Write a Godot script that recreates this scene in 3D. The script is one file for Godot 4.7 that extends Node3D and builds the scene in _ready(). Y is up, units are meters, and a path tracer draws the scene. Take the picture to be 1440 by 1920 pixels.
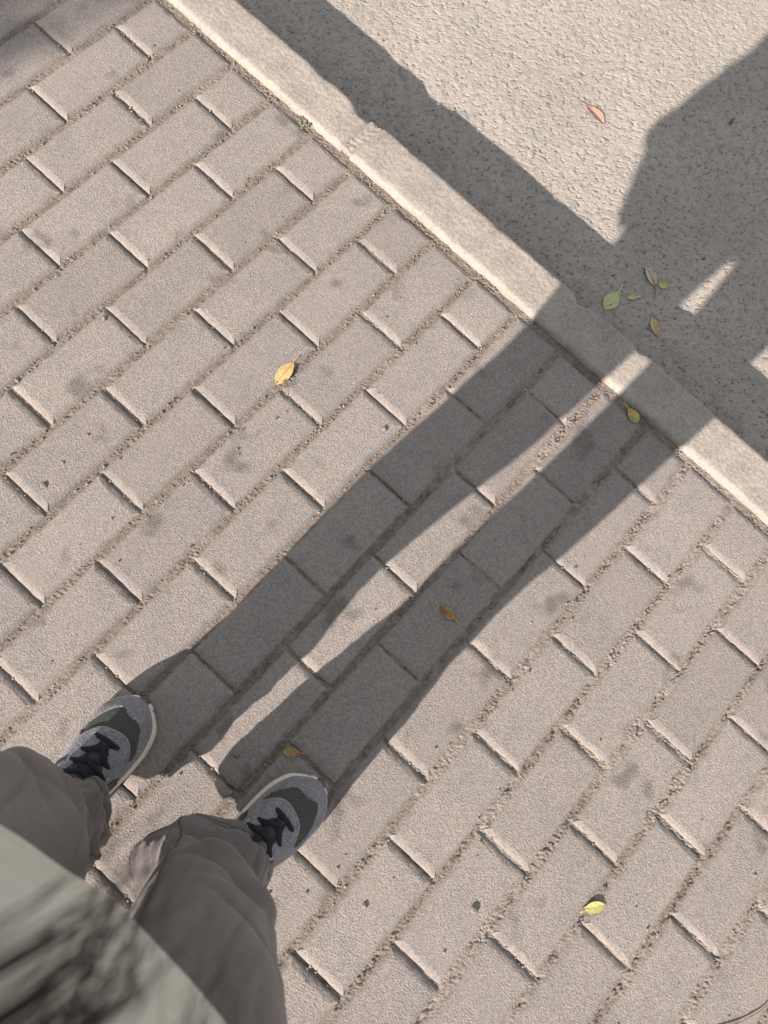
extends Node3D

const ROAD_Y := -0.115
var rng := RandomNumberGenerator.new()
var M := {}

# ------------------------------------------------------------------ helpers
func tag(o: Node, label := "", category := "", group := "", kind := "") -> void:
	if label != "": o.set_meta("label", label)
	if category != "": o.set_meta("category", category)
	if group != "": o.set_meta("group", group)
	if kind != "": o.set_meta("kind", kind)

func base(called: String, at := Vector3.ZERO, parent: Node = self) -> Node3D:
	var o := Node3D.new()
	o.name = called
	parent.add_child(o, true)
	o.position = at
	return o

func put(called: String, mesh: Mesh, mat: Material, parent: Node = self, at := Vector3.ZERO) -> MeshInstance3D:
	var o := MeshInstance3D.new()
	o.name = called
	o.mesh = mesh
	o.material_override = mat
	parent.add_child(o, true)
	o.position = at
	return o

func nz(s: int, f: float, type := FastNoiseLite.TYPE_SIMPLEX_SMOOTH, oct := 1) -> FastNoiseLite:
	var n := FastNoiseLite.new()
	n.seed = s
	n.frequency = f
	n.noise_type = type
	n.fractal_type = FastNoiseLite.FRACTAL_FBM if oct > 1 else FastNoiseLite.FRACTAL_NONE
	n.fractal_octaves = oct
	return n

func cellnz(s: int, f: float, ret: int, jitter := 1.0) -> FastNoiseLite:
	var n := nz(s, f, FastNoiseLite.TYPE_CELLULAR)
	n.cellular_return_type = ret
	n.cellular_jitter = jitter
	return n

# a mesh from triangles whose normal is (c-a)x(b-a); smooth normals
func tri_mesh(p: PackedVector3Array, idx: PackedInt32Array, cols := PackedColorArray()) -> ArrayMesh:
	var n := PackedVector3Array()
	n.resize(p.size())
	for t in range(0, idx.size(), 3):
		var a := idx[t]
		var b := idx[t + 1]
		var c := idx[t + 2]
		var f := (p[c] - p[a]).cross(p[b] - p[a])
		n[a] += f
		n[b] += f
		n[c] += f
	for i in n.size():
		n[i] = n[i].normalized() if n[i].length_squared() > 1e-24 else Vector3.UP
	var arr := []
	arr.resize(Mesh.ARRAY_MAX)
	arr[Mesh.ARRAY_VERTEX] = p
	arr[Mesh.ARRAY_NORMAL] = n
	if cols.size() == p.size(): arr[Mesh.ARRAY_COLOR] = cols
	arr[Mesh.ARRAY_INDEX] = idx
	var m := ArrayMesh.new()
	m.add_surface_from_arrays(Mesh.PRIMITIVE_TRIANGLES, arr)
	return m

class Soup:
	var p := PackedVector3Array()
	var c := PackedColorArray()
	var t := PackedInt32Array()
	# rows of points; normal = d/drow x d/dcol
	func grid(rows: Array, wrap := false, flip := false, col := Color.WHITE) -> void:
		var o := p.size()
		var w: int = rows[0].size()
		for r in rows:
			for q in r:
				p.append(q)
				c.append(col)
		for j in rows.size() - 1:
			for i in (w if wrap else w - 1):
				var a := o + j * w + i
				var b := o + j * w + (i + 1) % w
				var d := a + w
				var e := b + w
				if flip: t.append_array([a, e, b, a, d, e])
				else: t.append_array([a, b, e, a, e, d])
	func fan(ring: Array, centre: Vector3, flip := false, col := Color.WHITE) -> void:
		var o := p.size()
		for q in ring:
			p.append(q)
			c.append(col)
		p.append(centre)
		c.append(col)
		for i in ring.size():
			var a := o + i
			var b := o + (i + 1) % ring.size()
			var m := o + ring.size()
			if flip: t.append_array([a, m, b])
			else: t.append_array([a, b, m])

func done(s: Soup, colored := false) -> ArrayMesh:
	return tri_mesh(s.p, s.t, s.c if colored else PackedColorArray())

# tube along a path; section radii (across, up) per point
func tube(s: Soup, path: Array, ra: Array, sides := 8, flat := 1.0, col := Color.WHITE, up := Vector3.UP) -> void:
	var rows := []
	var prev_side := Vector3.ZERO
	for k in path.size():
		var d: Vector3 = (path[min(k + 1, path.size() - 1)] - path[max(k - 1, 0)]).normalized()
		var side := d.cross(up)
		if side.length() < 0.05: side = prev_side if prev_side != Vector3.ZERO else d.cross(Vector3.RIGHT)
		side = side.normalized()
		prev_side = side
		var u := side.cross(d)
		var row := []
		for a in sides:
			var th := TAU * a / sides
			row.append(path[k] + side * cos(th) * ra[k] + u * sin(th) * ra[k] * flat)
		rows.append(row)
	s.grid(rows, true, true, col)
	s.fan(rows[0], path[0], false, col)
	s.fan(rows[-1], path[-1], true, col)

func smooth_path(pts: Array, n: int) -> Array:
	var c := Curve3D.new()
	for i in pts.size():
		var tan_v: Vector3 = (pts[min(i + 1, pts.size() - 1)] - pts[max(i - 1, 0)]) / 6.0
		c.add_point(pts[i], -tan_v, tan_v)
	var out := []
	for i in n:
		out.append(c.sample(0, 0) if n == 1 else c.samplef(float(i) / (n - 1) * (pts.size() - 1)))
	return out

func curve_at(x: float, xs: Array, ys: Array) -> float:
	if x <= xs[0]: return ys[0]
	var n := xs.size()
	if x >= xs[n - 1]: return ys[n - 1]
	var i := 0
	while xs[i + 1] < x: i += 1
	var t: float = (x - xs[i]) / (xs[i + 1] - xs[i])
	var m0: float = (ys[i + 1] - ys[max(i - 1, 0)]) / (xs[i + 1] - xs[max(i - 1, 0)])
	var m1: float = (ys[min(i + 2, n - 1)] - ys[i]) / (xs[min(i + 2, n - 1)] - xs[i])
	var h: float = xs[i + 1] - xs[i]
	var t2 := t * t
	var t3 := t2 * t
	return (2 * t3 - 3 * t2 + 1) * ys[i] + (t3 - 2 * t2 + t) * h * m0 + (-2 * t3 + 3 * t2) * ys[i + 1] + (t3 - t2) * h * m1

# ------------------------------------------------------------------ materials
func bytes_of(n: FastNoiseLite, size: int) -> PackedByteArray:
	return n.get_seamless_image(size, size, false, false, 0.12, true).get_data()

func grey_tex(b: PackedByteArray, size: int) -> ImageTexture:
	var im := Image.create_from_data(size, size, false, Image.FORMAT_L8, b)
	im.generate_mipmaps()
	return ImageTexture.create_from_image(im)

func mix_tex(parts: Array, size: int) -> ImageTexture:   # parts: [bytes, weight]
	var out := PackedByteArray()
	out.resize(size * size)
	var k := parts.size()
	var b0: PackedByteArray = parts[0][0]
	var w0: float = parts[0][1]
	var b1: PackedByteArray = parts[1][0]
	var w1: float = parts[1][1]
	var b2: PackedByteArray = parts[2][0] if k > 2 else b1
	var w2: float = parts[2][1] if k > 2 else 0.0
	for i in size * size:
		out[i] = clampi(int(b0[i] * w0 + b1[i] * w1 + b2[i] * w2), 0, 255)
	return grey_tex(out, size)

# colour texture: a base linear colour times (1 + sum of weighted noises), with speckles
func color_tex(lin: Color, parts: Array, size: int, warm := 0.0) -> ImageTexture:
	var out := PackedByteArray()
	out.resize(size * size * 3)
	var gam := PackedByteArray()
	gam.resize(1024)
	for i in 1024: gam[i] = int(clampf(pow(i / 1023.0, 1.0 / 2.2), 0, 1) * 255.0)
	var n := parts.size()
	var b0: PackedByteArray = parts[0][0]
	var b1: PackedByteArray = parts[1][0]
	var b2: PackedByteArray = parts[2][0] if n > 2 else b1
	var w0: float = parts[0][1] / 127.5
	var w1: float = parts[1][1] / 127.5
	var w2: float = parts[2][1] / 127.5 if n > 2 else 0.0
	for i in size * size:
		var v1 := (b1[i] - 127.5) * w1
		var f := maxf(0.05, 1.0 + (b0[i] - 127.5) * w0 + v1 + (b2[i] - 127.5) * w2) * 1023.0
		var wv := 1.0 + v1 * warm
		out[i * 3] = gam[clampi(int(lin.r * f * wv), 0, 1023)]
		out[i * 3 + 1] = gam[clampi(int(lin.g * f), 0, 1023)]
		out[i * 3 + 2] = gam[clampi(int(lin.b * f / wv), 0, 1023)]
	var im := Image.create_from_data(size, size, false, Image.FORMAT_RGB8, out)
	im.generate_mipmaps()
	return ImageTexture.create_from_image(im)

func mat(tint := Color.WHITE, rough := 0.9) -> StandardMaterial3D:
	var m := StandardMaterial3D.new()
	m.albedo_color = tint.linear_to_srgb()
	m.roughness = rough
	m.metallic_specular = 0.35
	return m

func tri(m: StandardMaterial3D, tile: float, world := true) -> StandardMaterial3D:
	m.uv1_triplanar = true
	m.uv1_world_triplanar = world
	m.uv1_scale = Vector3.ONE / tile
	return m

func relief(m: StandardMaterial3D, tex: Texture2D, cm: float) -> StandardMaterial3D:
	m.heightmap_enabled = true
	m.heightmap_texture = tex
	m.heightmap_scale = cm
	return m

func make_materials() -> void:
	var S := 1024
	var grain := bytes_of(cellnz(3, 0.21, FastNoiseLite.RETURN_DISTANCE), S)
	var fine := bytes_of(nz(4, 0.23, FastNoiseLite.TYPE_SIMPLEX_SMOOTH, 2), S)
	var mid := bytes_of(nz(5, 0.05, FastNoiseLite.TYPE_SIMPLEX_SMOOTH, 3), S)
	var broad := bytes_of(nz(6, 0.007, FastNoiseLite.TYPE_SIMPLEX_SMOOTH, 4), S)
	var cells := bytes_of(cellnz(8, 0.24, FastNoiseLite.RETURN_CELL_VALUE), S)
	var grain_tex := mix_tex([[grain, 0.55], [fine, 0.45]], S)
	var paver_tex := color_tex(Color(0.298, 0.272, 0.252), [[cells, 0.19], [broad, 0.05], [fine, 0.12]], S, 0.3)
	var stone_tex := color_tex(Color(0.302, 0.279, 0.252), [[mid, 0.18], [broad, 0.16], [cells, 0.14]], S, 0.12)
	var road_tex := color_tex(Color(0.98, 0.98, 0.98), [[cells, 0.18], [mid, 0.08], [fine, 0.14]], S, 0.1)
	var pit := mix_tex([[mid, 0.6], [fine, 0.4]], S)
	var tones := [1.0, 0.955, 1.035, 0.98, 1.015, 0.935]
	M.paver = []
	for k in tones.size():
		var m := tri(mat(Color(0.94, 0.94, 0.94) * tones[k], 0.93), 0.62)
		m.albedo_texture = paver_tex
		relief(m, grain_tex, 0.135)
		M.paver.append(m)
	var blot := bytes_of(nz(61, 0.016, FastNoiseLite.TYPE_SIMPLEX_SMOOTH, 3), S)
	var st := PackedByteArray()
	st.resize(S * S * 3)
	for i in S * S:
		var dark := smoothstep(184.0, 236.0, float(blot[i])) * 0.17 + (float(broad[i]) - 127.0) / 255.0 * 0.03
		var q := int(clampf(0.90 - dark, 0.0, 1.0) * 255.0)
		st[i * 3] = q
		st[i * 3 + 1] = clampi(q + 1, 0, 255)
		st[i * 3 + 2] = clampi(q + 2, 0, 255)
	var sim := Image.create_from_data(S, S, false, Image.FORMAT_RGB8, st)
	sim.generate_mipmaps()
	var stain_tex := ImageTexture.create_from_image(sim)
	for m in M.paver:
		m.albedo_color = (Color(1.12, 1.12, 1.12) * m.albedo_color.srgb_to_linear()).linear_to_srgb()
		m.detail_enabled = true
		m.detail_blend_mode = BaseMaterial3D.BLEND_MODE_MUL
		m.detail_albedo = stain_tex
		m.detail_uv_layer = BaseMaterial3D.DETAIL_UV_2
		m.uv2_triplanar = true
		m.uv2_world_triplanar = true
		m.uv2_scale = Vector3.ONE / 1.9
	M.soil = tri(mat(Color.WHITE, 1.0), 0.62)
	M.soil.vertex_color_use_as_albedo = true
	relief(M.soil, grain_tex, 0.16)
	M.kerb = tri(mat(Color.WHITE, 0.92), 0.55)
	M.kerb.albedo_texture = stone_tex
	relief(M.kerb, pit, 0.14)
	M.road = tri(mat(Color.WHITE, 0.9), 0.5)
	M.road.albedo_texture = road_tex
	M.road.vertex_color_use_as_albedo = true
	relief(M.road, grain_tex, 0.09)
	M.far_road = tri(mat(Color(0.32, 0.305, 0.28), 0.9), 0.5)
	M.far_road.albedo_texture = road_tex
	relief(M.far_road, grain_tex, 0.3)
	M.far_paving = tri(mat(Color.WHITE, 0.93), 0.62)
	M.far_paving.albedo_texture = paver_tex
	relief(M.far_paving, grain_tex, 0.16)
	# shoe and clothes
	var s2 := 512
	var fuzz := bytes_of(nz(11, 0.30, FastNoiseLite.TYPE_SIMPLEX_SMOOTH, 2), s2)
	var nap := bytes_of(nz(12, 0.05, FastNoiseLite.TYPE_SIMPLEX_SMOOTH, 3), s2)
	var fuzz_tex := mix_tex([[fuzz, 0.7], [nap, 0.3]], s2)
	M.suede = tri(mat(Color(1, 1, 1), 0.95), 0.42, false)
	M.suede.albedo_texture = color_tex(Color(0.20, 0.20, 0.216), [[fuzz, 0.9], [nap, 0.35]], s2)
	relief(M.suede, fuzz_tex, 0.20)
	M.suede.rim_enabled = true
	M.suede.rim = 0.25
	M.piping = tri(mat(Color(0.36, 0.30, 0.40), 0.6), 0.05, false)
	M.piping.albedo_texture = color_tex(Color(0.9, 0.9, 0.9), [[fuzz, 0.12], [nap, 0.1]], s2)
	var weave := PackedByteArray()
	weave.resize(64 * 64)
	for y in 64:
		for x in 64:
			var yy := y % 16
			var xx := (x + (8 if (y / 16) % 2 else 0)) % 16
			var d := Vector2(xx - 7.5, yy - 7.5).length() / 8.0
			weave[y * 64 + x] = int(clampf((d - 0.35) * 2.2, 0, 1) * 255)
	var weave_tex := grey_tex(weave, 64)
	var wc := PackedByteArray()
	wc.resize(64 * 64 * 3)
	for i in 64 * 64:
		var f := 0.45 + 0.55 * weave[i] / 255.0
		wc[i * 3] = int(82 * f)
		wc[i * 3 + 1] = int(86 * f)
		wc[i * 3 + 2] = int(82 * f)
	var wim := Image.create_from_data(64, 64, false, Image.FORMAT_RGB8, wc)
	wim.generate_mipmaps()
	M.knit = tri(mat(Color.WHITE, 0.85), 0.0075, false)
	M.knit.albedo_texture = ImageTexture.create_from_image(wim)
	relief(M.knit, weave_tex, 0.05)
	M.lace = tri(mat(Color(0.022, 0.023, 0.030), 0.85), 0.008, false)
	relief(M.lace, weave_tex, 0.04)
	M.stripe = tri(mat(Color(0.035, 0.035, 0.045), 0.5), 0.1, false)
	relief(M.stripe, fuzz_tex, 0.02)
	M.stripe_edge = mat(Color(0.45, 0.45, 0.5), 0.6)
	M.foam = tri(mat(Color(0.66, 0.63, 0.55), 0.6), 0.2, false)
	M.foam.albedo_texture = color_tex(Color(0.95, 0.95, 0.95), [[fuzz, 0.05], [nap, 0.12]], s2)
	M.rubber = mat(Color(0.10, 0.09, 0.085), 0.7)
	var thread := PackedByteArray()
	thread.resize(128 * 128)
	for y in 128:
		for x in 128:
			thread[y * 128 + x] = int(127 + 90 * sin((x + y) * TAU / 16.0) * (0.7 + 0.3 * sin((x - y) * TAU / 32.0)))
	M.trouser = tri(mat(Color(1, 1, 1), 0.62), 0.35, false)
	M.trouser.albedo_texture = color_tex(Color(0.105, 0.095, 0.093), [[nap, 0.12], [fuzz, 0.10]], s2)
	relief(M.trouser, grey_tex(thread, 128), 0.012)
	M.trouser.rim_enabled = true
	M.trouser.rim = 0.35
	M.seam = mat(Color(0.07, 0.062, 0.060), 0.8)
	M.jacket = tri(mat(Color(1, 1, 1), 0.75), 0.4, false)
	M.jacket.albedo_texture = color_tex(Color(0.57, 0.563, 0.505), [[nap, 0.06], [fuzz, 0.05]], s2)
	relief(M.jacket, fuzz_tex, 0.03)
	M.hair = mat(Color(0.012, 0.011, 0.011), 0.45)
	M.skin = tri(mat(Color(0.52, 0.36, 0.27), 0.55), 0.1, false)
	M.skin.subsurf_scatter_enabled = true
	M.skin.subsurf_scatter_strength = 0.15
	M.eye = mat(Color(0.7, 0.7, 0.68), 0.25)
	M.phone = mat(Color(0.03, 0.03, 0.035), 0.3)
	M.screen = mat(Color(0.01, 0.01, 0.012), 0.1)
	# leaves and bark
	M.leaf = mat(Color.WHITE, 0.55)
	M.leaf.vertex_color_use_as_albedo = true
	M.leaf.backlight_enabled = true
	M.leaf.backlight = Color(0.35, 0.35, 0.3)
	M.stalk = mat(Color.WHITE, 0.7)
	M.stalk.vertex_color_use_as_albedo = true
	M.crumb = mat(Color.WHITE, 1.0)
	M.crumb.vertex_color_use_as_albedo = true
	M.bark = tri(mat(Color(0.16, 0.13, 0.10), 0.95), 0.4)
	relief(M.bark, pit, 1.2)

# ------------------------------------------------------------------ ground
func joint_at(x: float, z: float) -> Vector2:   # (distance to a long joint, to a short joint)
	var k := floori(z / 0.1)
	var fz: float = z / 0.1 - k
	var dz := minf(fz, 1.0 - fz) * 0.1
	var q := x / 0.2 - (0.5 if posmod(k, 2) == 1 else 0.0)
	return Vector2(dz, absf(q - roundf(q)) * 0.2)

func paver_mesh(length: float, width: float, sd: int) -> ArrayMesh:
	var n := nz(sd, 160.0)
	var n2 := nz(sd + 50, 45.0)
	var n3 := nz(sd + 90, 420.0)
	var a := length / 2
	var b := width / 2
	var corner := 0.005
	var outline := []
	var cs := [Vector2(a - corner, -b + corner), Vector2(a - corner, b - corner), Vector2(-a + corner, b - corner), Vector2(-a + corner, -b + corner)]
	for s in 4:
		var c: Vector2 = cs[s]
		for q in 3:
			var th := -PI / 2 + PI / 2 * s + PI / 4 * q
			outline.append([c, Vector2(cos(th), sin(th))])
		var nx: Vector2 = cs[(s + 1) % 4]
		var dir := Vector2(cos(PI / 2 * s), sin(PI / 2 * s))
		var steps := int((nx - c).length() / 0.0075)
		for q in range(1, steps):
			outline.append([c.lerp(nx, float(q) / steps), dir])
	var so := Soup.new()
	var rows := []
	for ring in [[0.0, -0.032, 0.0], [0.0, -0.0074, 0.6], [0.0010, -0.0042, 1.3], [0.0042, -0.0024, 1.7], [0.0074, -0.0009, 1.5], [0.0096, -0.0002, 1.2], [0.0115, 0.0, 0.3]]:
		var row := []
		for o in outline:
			var over: float = maxf(0.0, ring[0] - corner)
			var lim := Vector2(a - corner - over, b - corner - over)
			var p: Vector2 = (o[0] as Vector2).clamp(-lim, lim) + o[1] * maxf(0.0, corner - ring[0])
			var w: float = n.get_noise_2d(p.x + ring[0] * 3.0, p.y) * 0.0009 * ring[2] + n2.get_noise_2d(p.x, p.y) * 0.0008 * minf(ring[2], 1.0) + n3.get_noise_2d(p.x + ring[0] * 7.0, p.y) * 0.0004 * ring[2]
			p += o[1] * w
			var steep: float = lerpf(1.55, 0.70, absf((o[1] as Vector2).x)) if ring[1] > -0.02 else 1.0   # the long arris is worn deeper than the ends
			row.append(Vector3(p.x, ring[1] * steep + n.get_noise_2d(p.y + 3.0, p.x) * 0.0005 * minf(ring[2], 1.0), p.y))
		rows.append(row)
	so.grid(rows, true, true)
	so.fan(rows[-1], Vector3(0, 0.0003, 0), true)
	return done(so)

func build_pavement() -> void:
	var pav := base("pavement")
	tag(pav, "pavement of grey brown concrete block pavers laid in running bond beside the kerb", "pavement", "", "structure")
	var full := []
	var half := []
	for k in 10: full.append(paver_mesh(0.1958, 0.0948, 100 + k))
	for k in 5: half.append(paver_mesh(0.0958, 0.0948, 130 + k))
	# nearest 300 pavers are single pieces, the rest of the pavement one mass
	var spots := []
	for k in range(-22, 36):
		var odd := posmod(k, 2) == 1
		var z := k * 0.1 + 0.05
		if odd: spots.append([0.55, z, true])
		for j in 14:
			spots.append([(0.4 if odd else 0.5) - 0.2 * j, z, false])
	spots.sort_custom(func(p, q): return Vector2(p[0] - 0.1, (p[1] - 0.55) * 0.9).length_squared() < Vector2(q[0] - 0.1, (q[1] - 0.55) * 0.9).length_squared())
	var rest := SurfaceTool.new()
	rest.begin(Mesh.PRIMITIVE_TRIANGLES)
	for i in spots.size():
		var s: Array = spots[i]
		var list: Array = half if s[2] else full
		var m: ArrayMesh = list[rng.randi() % list.size()]
		var lift := rng.randf_range(-0.0009, 0.0009)
		var yaw := rng.randf_range(-0.005, 0.005)
		var bs := Basis(Vector3.UP, yaw + (PI if rng.randf() < 0.5 else 0.0)) * Basis(Vector3.RIGHT, rng.randf_range(-0.007, 0.007)) * Basis(Vector3.BACK, rng.randf_range(-0.005, 0.005))
		var tr := Transform3D(bs, Vector3(s[0] + rng.randf_range(-0.0012, 0.0012), lift, s[1] + rng.randf_range(-0.0010, 0.0010)))
		if i < 299:
			var o := put("paver", m, M.paver[rng.randi() % M.paver.size()], pav)
			o.transform = tr
		else:
			rest.append_from(m, 0, tr)
	var ro := put("paving", rest.commit(), M.paver[0], pav)
	tag(ro, "", "", "", "stuff")
	# soil in the joints
	var lump := nz(31, 150.0, FastNoiseLite.TYPE_SIMPLEX_SMOOTH, 3)
	var grit := cellnz(32, 330.0, FastNoiseLite.RETURN_DISTANCE)
	var level := nz(33, 5.0, FastNoiseLite.TYPE_SIMPLEX_SMOOTH, 2)
	var patch := nz(36, 14.0, FastNoiseLite.TYPE_SIMPLEX_SMOOTH, 2)
	var wander := nz(37, 60.0, FastNoiseLite.TYPE_SIMPLEX_SMOOTH, 2)
	var hue := nz(34, 60.0, FastNoiseLite.TYPE_SIMPLEX_SMOOTH, 2)
	var step := 0.0018
	var x0 := -0.80
	var z0 := -0.60
	var nx := int((0.618 - x0) / step)
	var nzz := int((1.76 - z0) / step)
	var p := PackedVector3Array()
	var c := PackedColorArray()
	var t := PackedInt32Array()
	var ids := PackedInt32Array()
	ids.resize((nx + 1) * (nzz + 1))
	for j in nzz + 1:
		for i in nx + 1:
			var x := x0 + i * step
			var z := z0 + j * step
			var d := joint_at(x, z)
			var edge := x > 0.588
			if minf(d.x, d.y) > 0.0165 and not edge:
				ids[j * (nx + 1) + i] = -1
				continue
			ids[j * (nx + 1) + i] = p.size()
			var full_here := clampf(0.30 + level.get_noise_2d(x, z) * 0.5 + smoothstep(0.55, 1.3, z + x * 0.6) * 0.42, 0.0, 1.0)
			var rough_here := 0.35 + 0.9 * clampf(0.4 + patch.get_noise_2d(x, z) * 1.3, 0.0, 1.0)
			var h := -0.0060 + 0.0042 * full_here
			if d.x >= d.y: h -= 0.0014
			if edge: h = lerpf(h, -0.0040, 0.8)
			var r := lump.get_noise_2d(x, z) * 0.0021 - (grit.get_noise_2d(x, z) + 0.6) * 0.0015
			if edge: r *= 1.6
			h += r * rough_here
			# a thin crack wanders where the soil has shrunk from the blocks
			var line := (d.x if d.x < d.y else d.y) - 0.0022 - wander.get_noise_2d(x, z) * 0.0035
			var crack := exp(-pow(line / 0.0011, 2)) * clampf(0.25 + patch.get_noise_2d(z * 1.7 + 3.0, x * 1.7) * 2.0, 0.0, 1.0)
			crack *= 0.35 + 0.65 * smoothstep(0.5, 1.1, z + x * 0.5)
			if not edge: h -= crack * 0.0040
			p.append(Vector3(x, h, z))
			var v := (1.0 + hue.get_noise_2d(x, z) * 0.30) * (1.0 - 0.30 * crack) * (0.86 if edge else (0.84 if d.x < d.y else 1.0))
			c.append(Color(0.212 * v, 0.184 * v, 0.160 * v).lerp(Color(0.275 * v, 0.248 * v, 0.224 * v), 0.85 * smoothstep(0.40, 0.85, full_here)))
	for j in nzz:
		for i in nx:
			var a := ids[j * (nx + 1) + i]
			var b := ids[j * (nx + 1) + i + 1]
			var d2 := ids[(j + 1) * (nx + 1) + i]
			var e := ids[(j + 1) * (nx + 1) + i + 1]
			if a < 0 or b < 0 or d2 < 0 or e < 0: continue
			t.append_array([a, b, e, a, e, d2])
	tag(put("joint_soil", tri_mesh(p, t, c), M.soil, pav), "", "", "", "stuff")
	var bed := Soup.new()
	bed.grid([[Vector3(-2.6, -0.0085, -2.3), Vector3(0.612, -0.0085, -2.3)], [Vector3(-2.6, -0.0085, 3.7), Vector3(0.612, -0.0085, 3.7)]], false, false, Color(0.22, 0.18, 0.15))
	put("sand_bed", done(bed, true), M.soil, pav)
	# loose crumbs along the joints
	var ball := Soup.new()
	var ico := SphereMesh.new()
	ico.radius = 1.0
	ico.height = 2.0
	ico.radial_segments = 7
	ico.rings = 4
	var mm := MultiMesh.new()
	mm.transform_format = MultiMesh.TRANSFORM_3D
	mm.use_colors = true
	mm.mesh = crumb_mesh(7)
	var places := []
	while places.size() < 5200:
		var x := rng.randf_range(-0.78, 0.61)
		var z := rng.randf_range(-0.55, 1.72)
		var d := joint_at(x, z)
		var near := minf(d.x, d.y)
		var want := 0.9 if near < 0.006 else (0.10 if near < 0.012 else 0.012)
		if x > 0.594: want = 0.95
		want *= clampf(0.55 + level.get_noise_2d(x + 4.0, z) * 1.4, 0.1, 1.0)
		if rng.randf() > want: continue
		places.append(Vector4(x, z, near, 0.0))
	mm.instance_count = places.size()
	for i in places.size():
		var q: Vector4 = places[i]
		var r := 0.0006 + 0.0016 * pow(rng.randf(), 2.2)
		var y := r * 0.5 + (0.0005 if q.z > 0.009 and q.x < 0.592 else -0.0045)
		var bs := Basis.from_euler(Vector3(rng.randf() * TAU, rng.randf() * TAU, rng.randf() * TAU)).scaled(Vector3(r, r * rng.randf_range(0.6, 0.9), r))
		mm.set_instance_transform(i, Transform3D(bs, Vector3(q.x, y, q.y)))
		var v := rng.randf_range(0.7, 1.35)
		mm.set_instance_color(i, Color(0.235 * v, 0.205 * v, 0.178 * v))
	var cr := MultiMeshInstance3D.new()
	cr.name = "soil_crumbs"
	cr.multimesh = mm
	cr.material_override = M.crumb
	pav.add_child(cr, true)
	tag(cr, "", "", "", "stuff")

func crumb_mesh(sd: int) -> ArrayMesh:
	var n := nz(sd, 0.9)
	var so := Soup.new()
	var rows := []
	for j in range(1, 6):
		var row := []
		var la := PI * j / 6.0
		for i in 8:
			var lo := TAU * i / 8.0
			var d := Vector3(sin(la) * cos(lo), cos(la), sin(la) * sin(lo))
			row.append(d * (1.0 + 0.45 * n.get_noise_3dv(d)))
		rows.append(row)
	so.grid(rows, true, false)
	so.fan(rows[0], Vector3(0, 0.95, 0), true)
	so.fan(rows[-1], Vector3(0, -0.95, 0), false)
	return done(so)

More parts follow.
